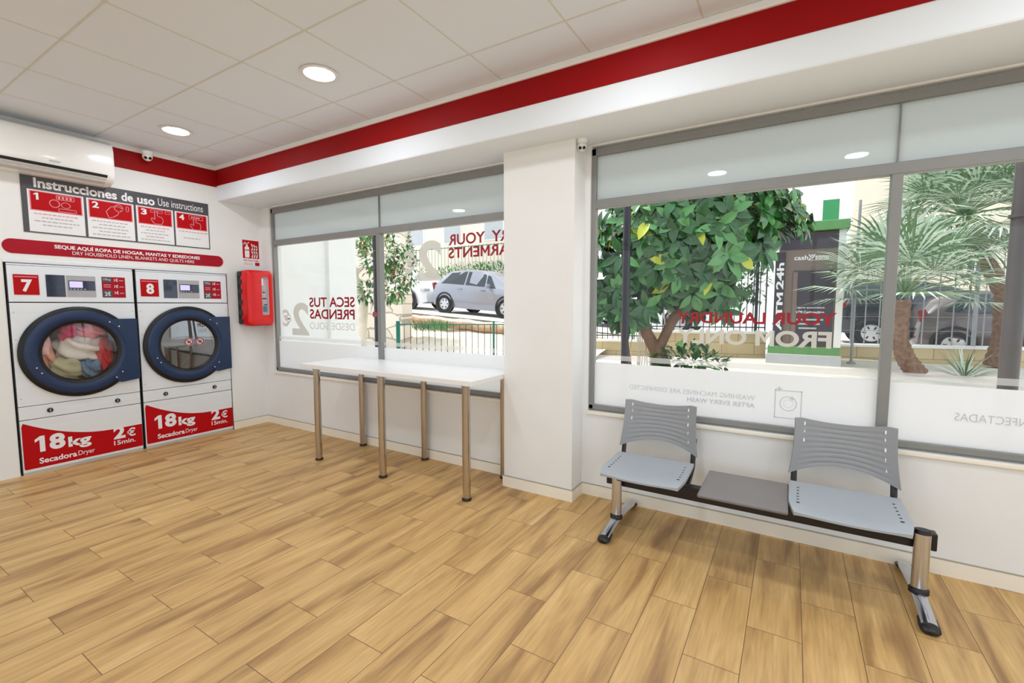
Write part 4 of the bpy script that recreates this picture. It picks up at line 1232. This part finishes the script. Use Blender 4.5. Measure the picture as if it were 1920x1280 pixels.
sb = MB(); clump(sb, (0, 0, 0.12), (.62, .32, .24), 300, .17, .075, ['bush2', 'bush', 'leaf'], 41, .2)
so = sb.build('low_shrub', loc=(4.38, 4.2, gz(4.2) + .22)); so.rotation_euler = (0, 0, .55); tag(so, 'low green shrub at the foot of the rubber tree', 'shrub')

# ---- fan palms
def fan(mb, base, d, pet, R, n, ms, r, spread=1.9, up=None):
    base = Vector(base); d = Vector(d).normalized()
    tip = base + d * pet + Vector((0, 0, -.06 * pet))
    mb.tube([base, (base + tip) / 2 + Vector((0, 0, .05 * pet)), tip], [.014, .011, .008], ms[0], 5)
    s = d.cross(Vector((0, 0, 1)))
    if s.length < .05: s = Vector((1, 0, 0))
    s.normalize()
    for k in range(n):
        a = (k / (n - 1) - .5) * 2 * spread
        v = d * math.cos(a) + s * math.sin(a)
        L = R * (1 - .18 * (abs(a) / spread) ** 2) * r.uniform(.92, 1.06)
        nrm = s.cross(d).normalized(); m = r.choice(ms)
        w = .026 * R / .6
        sd = v.cross(nrm).normalized()
        p0 = tip; p1 = tip + v * L * .6 - nrm * .01; p2 = tip + v * L - Vector((0, 0, 1)) * (.16 * L) 
        b = len(mb.v)
        mb.v += [tuple(p0), tuple(p1 - sd * w / 2), tuple(p1 + nrm * .006), tuple(p1 + sd * w / 2), tuple(p2)]
        mb.face((b, b + 2, b + 1), m, True); mb.face((b, b + 3, b + 2), m, True); mb.face((b + 1, b + 2, b + 4), m, True); mb.face((b + 2, b + 3, b + 4), m, True)
def palm(path, radii, crown, nf, pet, R, seed, label, lo=-.5, dry=8, nleaf=26):
    e = empty('fan_palm', path[0], label=label, cat='palm tree')
    o = Vector(path[0])
    t = MB()
    pp = []; rr_ = []
    for i in range(len(path) - 1):
        for k in range(8):
            u = k / 8; pp.append(Vector(path[i]).lerp(Vector(path[i + 1]), u) - o); rr_.append((radii[i] * (1 - u) + radii[i + 1] * u) * (1.06 if k % 2 else .96))
    pp.append(Vector(path[-1]) - o); rr_.append(radii[-1])
    t.tube(pp, rr_, 'palm_bark', 14); t.build('trunk', parent=e)
    f = MB(); r = random.Random(seed); c = Vector(crown) - o
    for i in range(nf):
        az = i * 2.399 + r.uniform(-.2, .2); el = lo + (1.45 - lo) * ((i + .5) / nf) ** .9
        d = Vector((math.cos(az) * math.cos(el), math.sin(az) * math.cos(el), math.sin(el)))
        fan(f, c, d, pet * r.uniform(.85, 1.15), R * r.uniform(.9, 1.1), nleaf, ['palm_leaf', 'palm_leaf2'], r)
    f.build('fronds', parent=e)
    if dry:
        g_ = MB()
        for i in range(dry):
            az = i * 2.1; fan(g_, c + Vector((0, 0, -.1)), (math.cos(az) * .6, math.sin(az) * .6, -1), pet * .45, R * .6, 10, ['palm_dry'], r)
        g_.build('dry_fronds', parent=e)
palm([(7.52, 6.36, gz(6.36)), (7.36, 6.36, .62), (7.25, 6.36, .95), (7.26, 6.4, 1.58)], [.15, .13, .115, .12], (7.28, 6.42, 1.68), 30, .78, .82, 2, 'smaller fan palm with a leaning trunk and spreading fronds, in front of the block wall', lo=-.12, dry=0)
palm([(8.78, 7.72, gz(7.7)), (8.86, 7.74, .9), (8.8, 7.72, 1.7), (8.4, 7.65, 2.6), (8.2, 7.62, 2.95)], [.17, .15, .12, .11, .11], (8.2, 7.62, 3.05), 60, .78, .85, 4, 'taller fan palm with a full silvery crown behind the thick post', lo=-.75, dry=10)
yk = MB(); ry_ = random.Random(6)
for i in range(60):
    an = ry_.uniform(0, 6.28); el = ry_.uniform(.3, 1.4)
    leaf(yk, (0, 0, 0), (math.cos(an) * math.cos(el), math.sin(an) * math.cos(el), math.sin(el)), Vector((0, 0, 1)), ry_.uniform(.4, .62), .022, ry_.choice(['palm_leaf', 'palm_leaf2', 'bush2']), st=2, droop=.12)
tag(yk.build('spiky_plant', loc=(8.05, 6.3, gz(6.3))), 'spiky yucca-like plant on the ground between the two palm trunks', 'plant')

# ---- garden wall and fences
WA = Vector((0.6, 6.16, 0)); WD = Vector((1, .266, 0)).normalized()
def wp(x): return Vector((x, 6.16 + .266 * (x - .6), 0))
def gwall(xa, xb, zt, label):
    a = wp(xa); b = wp(xb); L = (b - a).length
    e = empty('block_wall', a, math.atan2(b.y - a.y, b.x - a.x), label, 'wall')
    MB().box(0, L, 0, .22, .1, zt - .05, 'stoneblock').build('blocks', parent=e)
    MB().box(-.02, L + .02, -.04, .26, zt - .05, zt, 'bwhite').build('coping', parent=e, bevel=.008)
gwall(0.6, 3.0, .74, 'low pale block wall outside behind the rubber tree trunk')
gwall(3.0, 5.3, .96, 'higher pale block wall between the rubber tree and the cash machine kiosk')
gwall(6.55, 14, .74, 'low pale block wall right of the cash machine kiosk')
def fence(xa, xb, z0, z1, label, m='iron', mesh=False, sp=.115):
    a = wp(xa) + Vector((-.03, .11, 0)); b = wp(xb) + Vector((-.03, .11, 0)); d = b - a; L = d.length
    e = empty('iron_fence', (a.x, a.y, z0), math.atan2(d.y, d.x), label, 'fence')
    h = z1 - z0
    rl = MB()
    for z in ([.08, h - .06] if not mesh else [h * k / 6 for k in range(7)]): rl.box(0, L, -.012 if not mesh else -.004, .012 if not mesh else .004, z - (.012 if not mesh else .004), z + (.012 if not mesh else .004), m)
    rl.build('rail', parent=e)
    br = MB(); n = int(L / sp)
    for i in range(n + 1): br.box(L * i / n - .008, L * i / n + .008, -.008, .008, 0, h, m)
    br.build('bars', parent=e)
    for k in range(int(L / 2.2) + 1):
        MB().box(min(L, k * 2.2) - .025, min(L, k * 2.2) + .025, -.025, .025, 0, h + .03, m).build('post', parent=e)
fence(.6, 3.0, .74, 1.46, 'dark low bar fence on the block wall left of the tree trunk')
fence(3.0, 5.3, .96, 2.55, 'tall dark bar fence on the wall left of the cash machine kiosk')
fence(6.55, 14, .74, 2.35, 'pale wire fence on the block wall right of the kiosk', 'iron_light', True, .23)
cs = MB(); clump(cs, (0, 0, 0), (.55, .25, .55), 420, .16, .07, ['bush', 'bush2', 'leaf2'], 51, .2)
tag(cs.build('fence_shrub', loc=(4.75, 7.9, 2.0)), 'green shrub behind the tall fence left of the kiosk', 'shrub')

# ---- cash machine kiosk
ke = empty('cash_kiosk', (5.93, 6.83, gz(6.83) - .04), label='taupe cash machine kiosk with green roof edge and white lettering', cat='cash machine')
kb = gz(6.83) - .04
def kz(z): return z - kb
k_ = MB()
k_.box(-.45, .47, 0, .75, kz(.72), kz(2.84), 'kbrown'); k_.build('body', parent=ke, bevel=.01)
MB().box(-.6, .6, -.05, .85, 0, kz(.58), 'kgrey').build('plinth', parent=ke, bevel=.01)
MB().box(-.57, .57, -.04, .8, kz(.58), kz(.73), 'kgreen').build('base_trim', parent=ke, bevel=.005)
MB().box(-.62, .62, -.12, .85, kz(2.85), kz(3.02), 'kgreen').build('roof_edge', parent=ke, bevel=.01)
MB().box(.47, .58, -.03, .75, kz(.73), kz(2.85), 'bwhite').build('side_pillar', parent=ke, bevel=.005)
MB().box(-.42, .46, -.02, .0, kz(2.54), kz(2.81), 'kdark').build('header_panel', parent=ke, bevel=.004)
fr_ = MB(); fr_.box(-.2, .44, -.02, 0, kz(.75), kz(2.14), 'kdark'); do = fr_.build('screen_panel', parent=ke, bevel=.004)
MB().box(-.2, -.13, -.026, -.019, kz(.75), kz(2.12), 'kbrown').build('panel_edge', parent=do)
KP = Plane((0, 0, 0), (1, 0, 0), (0, 0, 1), (0, -1, 0))
tx = MB()
KP.write(ke, 'name_lettering', 'cash', -.2, kz(2.34), .22, .085, .004, 'white', .02)
KP.line(tx, [(.035, kz(2.335)), (.085, kz(2.43))], .018, .004, 'white'); KP.line(tx, [(.035, kz(2.43)), (.085, kz(2.335))], .018, .004, 'white'); KP.line(tx, [(.07, kz(2.335)), (.12, kz(2.43))], .018, .004, 'white')
KP.write(ke, 'name_lettering', 'zone', .125, kz(2.34), .21, .065, .004, 'white', .02)
tx.build('emblem', parent=ke)
tx = MB()
KP.write(do, 'notice_lettering', 'Cajero automático', -.15, kz(1.43), .46, .05, .024, 'white', .01)
KP.write(do, 'notice_lettering', 'ATM Cashmachine', -.15, kz(1.35), .46, .05, .024, 'white', .02)
for q in range(3): KP.rect(tx, -.12 + .02 * q, kz(1.22 - q * .08), .3 - .05 * q, kz(1.25 - q * .08), .024, 'kgrey')
tx.build('notice_small_print', parent=do)
sp_ = MB(); sp_.box(-.5, -.335, -.035, .3, kz(.73), kz(2.5), 'kdark'); sd_ = sp_.build('side_sign', parent=ke, bevel=.004)
VP = Plane((-.355, -.037, kz(1.02)), (0, 0, 1), (-1, 0, 0), (0, -1, 0))
VP.write(sd_, 'vertical_lettering', 'ATM', 0, .0, .72, .105, 0.001, 'white', .03); VP.write(sd_, 'vertical_lettering', '24h', .78, .0, .5, .12, 0.001, 'white', .03)

# lamp post next to kiosk
le = empty('street_pole', (6.72, 7.25, gz(7.25)), label='thin pale grey pole standing right of the kiosk', cat='pole')
MB().tube([(0, 0, 0), (0, 0, 3.0)], .022, 'iron_light', 12).build('shaft', parent=le)
MB().lathe([(.07, 0), (.07, .02), (.03, .05)], (0, 0, 0), (0, 0, 1), 'iron_light', 14).build('base_plate', parent=le)

# ---- cars
def car(name, loc, pitch, yaw, paint, label, st, wheels, group=None, glass=None):
    """st: stations (x, z_sill, z_belt, z_roof, half width, roof half width); nose at +x"""
    e = empty(name, loc, label=label, cat='car', group=group)
    e.rotation_euler = (0, pitch, yaw)
    b = MB(); rings = []
    for (x, z0, zb, zr, w, wr) in st:
        rings.append([(x, -w * .92, z0), (x, -w, z0 + (zb - z0) * .45), (x, -w * .97, zb), (x, -wr, zr - .03), (x, -wr * .75, zr), (x, 0, zr + .012), (x, wr * .75, zr), (x, wr, zr - .03), (x, w * .97, zb), (x, w, z0 + (zb - z0) * .45), (x, w * .92, z0)])
    b.rings(rings, paint); b.build('body', parent=e)
    for sy in (-1, 1):
        g_ = MB()
        for quad in glass:
            pts = []
            for (x, t) in quad:
                for i in range(len(st) - 1):
                    if st[i][0] <= x <= st[i + 1][0]:
                        k = (x - st[i][0]) / (st[i + 1][0] - st[i][0])
                        s0 = [p + (q - p) * k for p, q in zip(st[i], st[i + 1])]; break
                pts.append((x, sy * ((s0[4] * .97) * (1 - t) + s0[5] * t + .008), s0[2] + (s0[3] - .03 - s0[2]) * t))
            if sy > 0: pts.reverse()
            g_.add(pts, [tuple(range(len(pts)))], 'carglass')
        g_.build('side_window', parent=e)
        for (wx, wr_) in wheels:
            w_ = MB(); yy = sy * (max(s[4] for s in st) - .1)
            w_.lathe([(wr_ * .62, .1), (wr_ * .9, .11), (wr_, .07), (wr_, -.09)], (wx, yy, wr_), (0, sy, 0), 'tyre', 28)
            wo = w_.build('wheel', parent=e)
            r_ = MB(); r_.lathe([(.001, .085), (wr_ * .15, .09), (wr_ * .6, .075), (wr_ * .64, .1)], (wx, yy, wr_), (0, sy, 0), 'rim', 28)
            for k in range(6):
                a = k * PI / 3; r_.obox((wx + math.cos(a) * wr_ * .4, yy + sy * .083, wr_ + math.sin(a) * wr_ * .4), (math.cos(a), 0, math.sin(a)), wr_ * .1, (-math.sin(a), 0, math.cos(a)), wr_ * .05, (0, 1, 0), .006, 'gap')
            r_.build('rim', parent=wo)
            ar_ = MB(); ar_.lathe([(wr_ * 1.02, -.1), (wr_ * 1.02, .098), (wr_ * 1.2, .102)], (wx, yy, wr_ + .02), (0, sy, 0), 'black', 28); ar_.build('wheel_arch', parent=e)
    x0 = st[0][0]; x9 = st[-1][0]
    for sy in (-1, 1):
        tl_ = MB(); tl_.obox((st[1][0] + .02, sy * st[1][4] * .93, st[1][2] - .02), (1, 0, .25), .07, (0, 1, 0), .05, (-.25, 0, 1), .13, 'taillight'); tl_.build('tail_lamp', parent=e, bevel=.02)
        hl = MB(); hl.obox((x9 - .12, sy * st[-2][4] * .8, st[-2][2] - .08), (1, 0, 0), .1, (0, 1, 0), .16, (0, 0, 1), .06, 'kgrey'); hl.build('headlamp', parent=e, bevel=.02)
        mi = MB(); mi.obox((x9 - 1.35, sy * (max(s[4] for s in st) + .09), st[len(st) // 2][2] + .07), (1, 0, 0), .05, (0, 1, 0), .1, (0, 0, 1), .07, paint); mi.build('wing_mirror', parent=e, bevel=.03)
    bp = MB(); bp.box(x0 - .06, x0 + .1, -st[1][4] * .8, st[1][4] * .8, st[0][1] + .05, st[0][1] + .3, 'black'); bp.build('rear_bumper', parent=e, bevel=.03)
    hd = MB()
    for sy in (-1, 1):
        for xx in (x0 + 1.25, x0 + 2.2): hd.obox((xx, sy * (max(s[4] for s in st) + .012), st[3][2] - .1), (1, 0, 0), .09, (0, 1, 0), .014, (0, 0, 1), .016, paint)
    hd.build_each('door_handle', parent=e)
    return e
HATCH = [(-.62, .34, .62, .66, .72, .6), (-.56, .26, .92, .98, .84, .68), (-.36, .24, .98, 1.22, .87, .62), (.0, .22, .96, 1.45, .885, .6), (.7, .2, .95, 1.53, .89, .62), (1.3, .2, .93, 1.52, .89, .62), (1.75, .2, .92, 1.42, .885, .58), (2.35, .2, .91, 1.05, .88, .62), (3.0, .24, .82, .86, .83, .6), (3.2, .32, .66, .7, .7, .5)]
HG = [[(-.22, .12), (.0, .12), (.78, .1), (.78, .92), (.1, .92)], [(.85, .1), (1.62, .1), (1.55, .9), (.85, .92)], [(1.68, .12), (2.05, .12), (1.74, .85), (1.62, .88)]]
car('parked_car', (-4.6, 9.95, roadz(-4.6)), math.atan(.068), 0, 'car_silver', 'silver hatchback parked facing right on the raised street', HATCH, [(0, .32), (2.5, .32)], 'cars parked on the street', HG)
car('parked_car', (-8.9, 10.1, roadz(-8.9)), math.atan(.068), 0, 'car_white', 'white car parked behind the silver hatchback, only its front end showing', HATCH, [(0, .32), (2.5, .32)], 'cars parked on the street', HG)
car('parked_car', (0.6, 10.4, roadz(.6)), math.atan(.068), 0, 'car_white', 'white car behind the dark low fence left of the rubber tree trunk', HATCH, [(0, .32), (2.5, .32)], 'cars parked on the street', HG)
SUV = [(-.75, .4, .8, .85, .8, .7), (-.68, .32, 1.1, 1.5, .9, .74), (-.5, .3, 1.12, 1.72, .92, .72), (.3, .3, 1.1, 1.76, .93, .72), (1.2, .3, 1.08, 1.74, .93, .72), (1.9, .3, 1.06, 1.55, .92, .66), (2.3, .3, 1.05, 1.2, .91, .7), (3.2, .34, 1.0, 1.04, .88, .66), (3.4, .42, .8, .84, .76, .6)]
SG = [[(-.45, .12), (.5, .1), (.5, .88), (-.4, .86)], [(.58, .1), (1.35, .1), (1.3, .88), (.58, .88)], [(1.42, .1), (2.0, .14), (1.72, .8), (1.38, .88)]]
car('parked_car', (7.5, 12.7, roadz(7.5)), math.atan(.068), 0, 'car_dark', 'dark tall car behind the wire fence right of the kiosk', SUV, [(0, .36), (2.75, .36)], 'cars parked on the street', SG)
car('parked_car', (8.6, 10.4, roadz(8.6)), math.atan(.068), 0, 'car_grey', 'grey car behind the palm trunks and the wire fence', HATCH, [(0, .32), (2.5, .32)], 'cars parked on the street', HG)

# ---- buildings beyond the street
def building(name, x0, x1, y0, y1, h, m, label, wins, shut='kgrey', zb=0.0):
    e = empty(name, ((x0 + x1) / 2, y0, zb), label=label, cat='building')
    MB().box(x0 - (x0 + x1) / 2, x1 - (x0 + x1) / 2, 0, y1 - y0, -1.5, h, m).build('wall', parent=e)
    for (wx, wz, ww, wh, mm) in wins:
        f = MB(); f.box(wx - ww / 2 - .06, wx + ww / 2 + .06, -.05, .02, wz - .06, wz + wh + .06, 'bwhite'); fo_ = f.build('window', parent=e)
        MB().box(wx - ww / 2, wx + ww / 2, -.06, -.05, wz, wz + wh, mm).build('pane', parent=fo_)
    return e
building('street_building', -24, -6.2, 16, 24, 9, 'bwall2', 'pale pinkish building far behind the silver car', [(-5 + 2.6 * k, 3.6, 1.1, 1.4, 'kgrey') for k in range(6)], zb=1.2)
building('street_building', -6.0, 4.8, 17.5, 24, 10, 'bwhite', 'white building seen through the leaves of the rubber tree', [(-4 + 2.0 * k, 3.4, 1.0, 1.5, 'kgrey') for k in range(5)], zb=.8)
sb_ = building('shop_building', 4.9, 7.35, 16.0, 24, 9, 'bwhite', 'white shop front with green shutter panel above the kiosk roof', [(.6, 3.69, .46, .9, 'green_sign'), (-.6, 3.5, .6, 1.1, 'kgrey')], zb=.5)
MB().box(-1.2, 1.2, -.3, 0, 3.0, 3.2, 'bwhite').build('canopy', parent=sb_, bevel=.02)
building('street_building', 7.352, 26, 15.8, 24, 11, 'bwall', 'beige building wall behind the fan palms', [(-7.5, 2.6, .12, .5, 'kdark'), (-6.9, 3.0, .12, .5, 'kdark'), (-6.4, 2.2, .14, .3, 'kdark')], zb=.3)
# mesh fence and hedge beyond the car
hz_ = MB()
hz_.box(-13, 1.0, 13.6, 13.9, 0.8, 2.75, 'bwhite'); tag(hz_.build('boundary_wall'), 'long white boundary wall on the far side of the street behind the silver car', 'wall')
he = MB(); clump(he, (0, 0, 0), (6.2, .3, .42), 2600, .2, .09, ['bush', 'bush', 'palm_leaf'], 61, .1)
tag(he.build('hedge', loc=(-5.6, 14.4, 3.0)), 'clipped hedge above the white boundary wall', 'hedge')
ge = empty('mesh_fence', (-12, 13.75, 2.75), label='green wire mesh fence on top of the white boundary wall', cat='fence')
gb = MB()
for i in range(66): gb.box(i * .2 - .006, i * .2 + .006, -.006, .006, 0, 1.5, 'green_rail')
gb.build('bars', parent=ge)
gb = MB(); gb.box(0, 13, -.015, .015, .05, .08, 'green_rail').box(0, 13, -.015, .015, 1.42, 1.45, 'green_rail'); gb.build('rail', parent=ge)
# overhead cable
cb_ = MB(); cb_.tube([(5.2 + 4.2 * t / 12, 15.99 - .19 * t / 12, 4.55 + .5 * t / 12 - .5 * math.sin(PI * t / 12)) for t in range(13)], .014, 'iron', 6)
tag(cb_.build('overhead_cable'), 'thin sagging cable strung along the facades above the kiosk', 'cable')
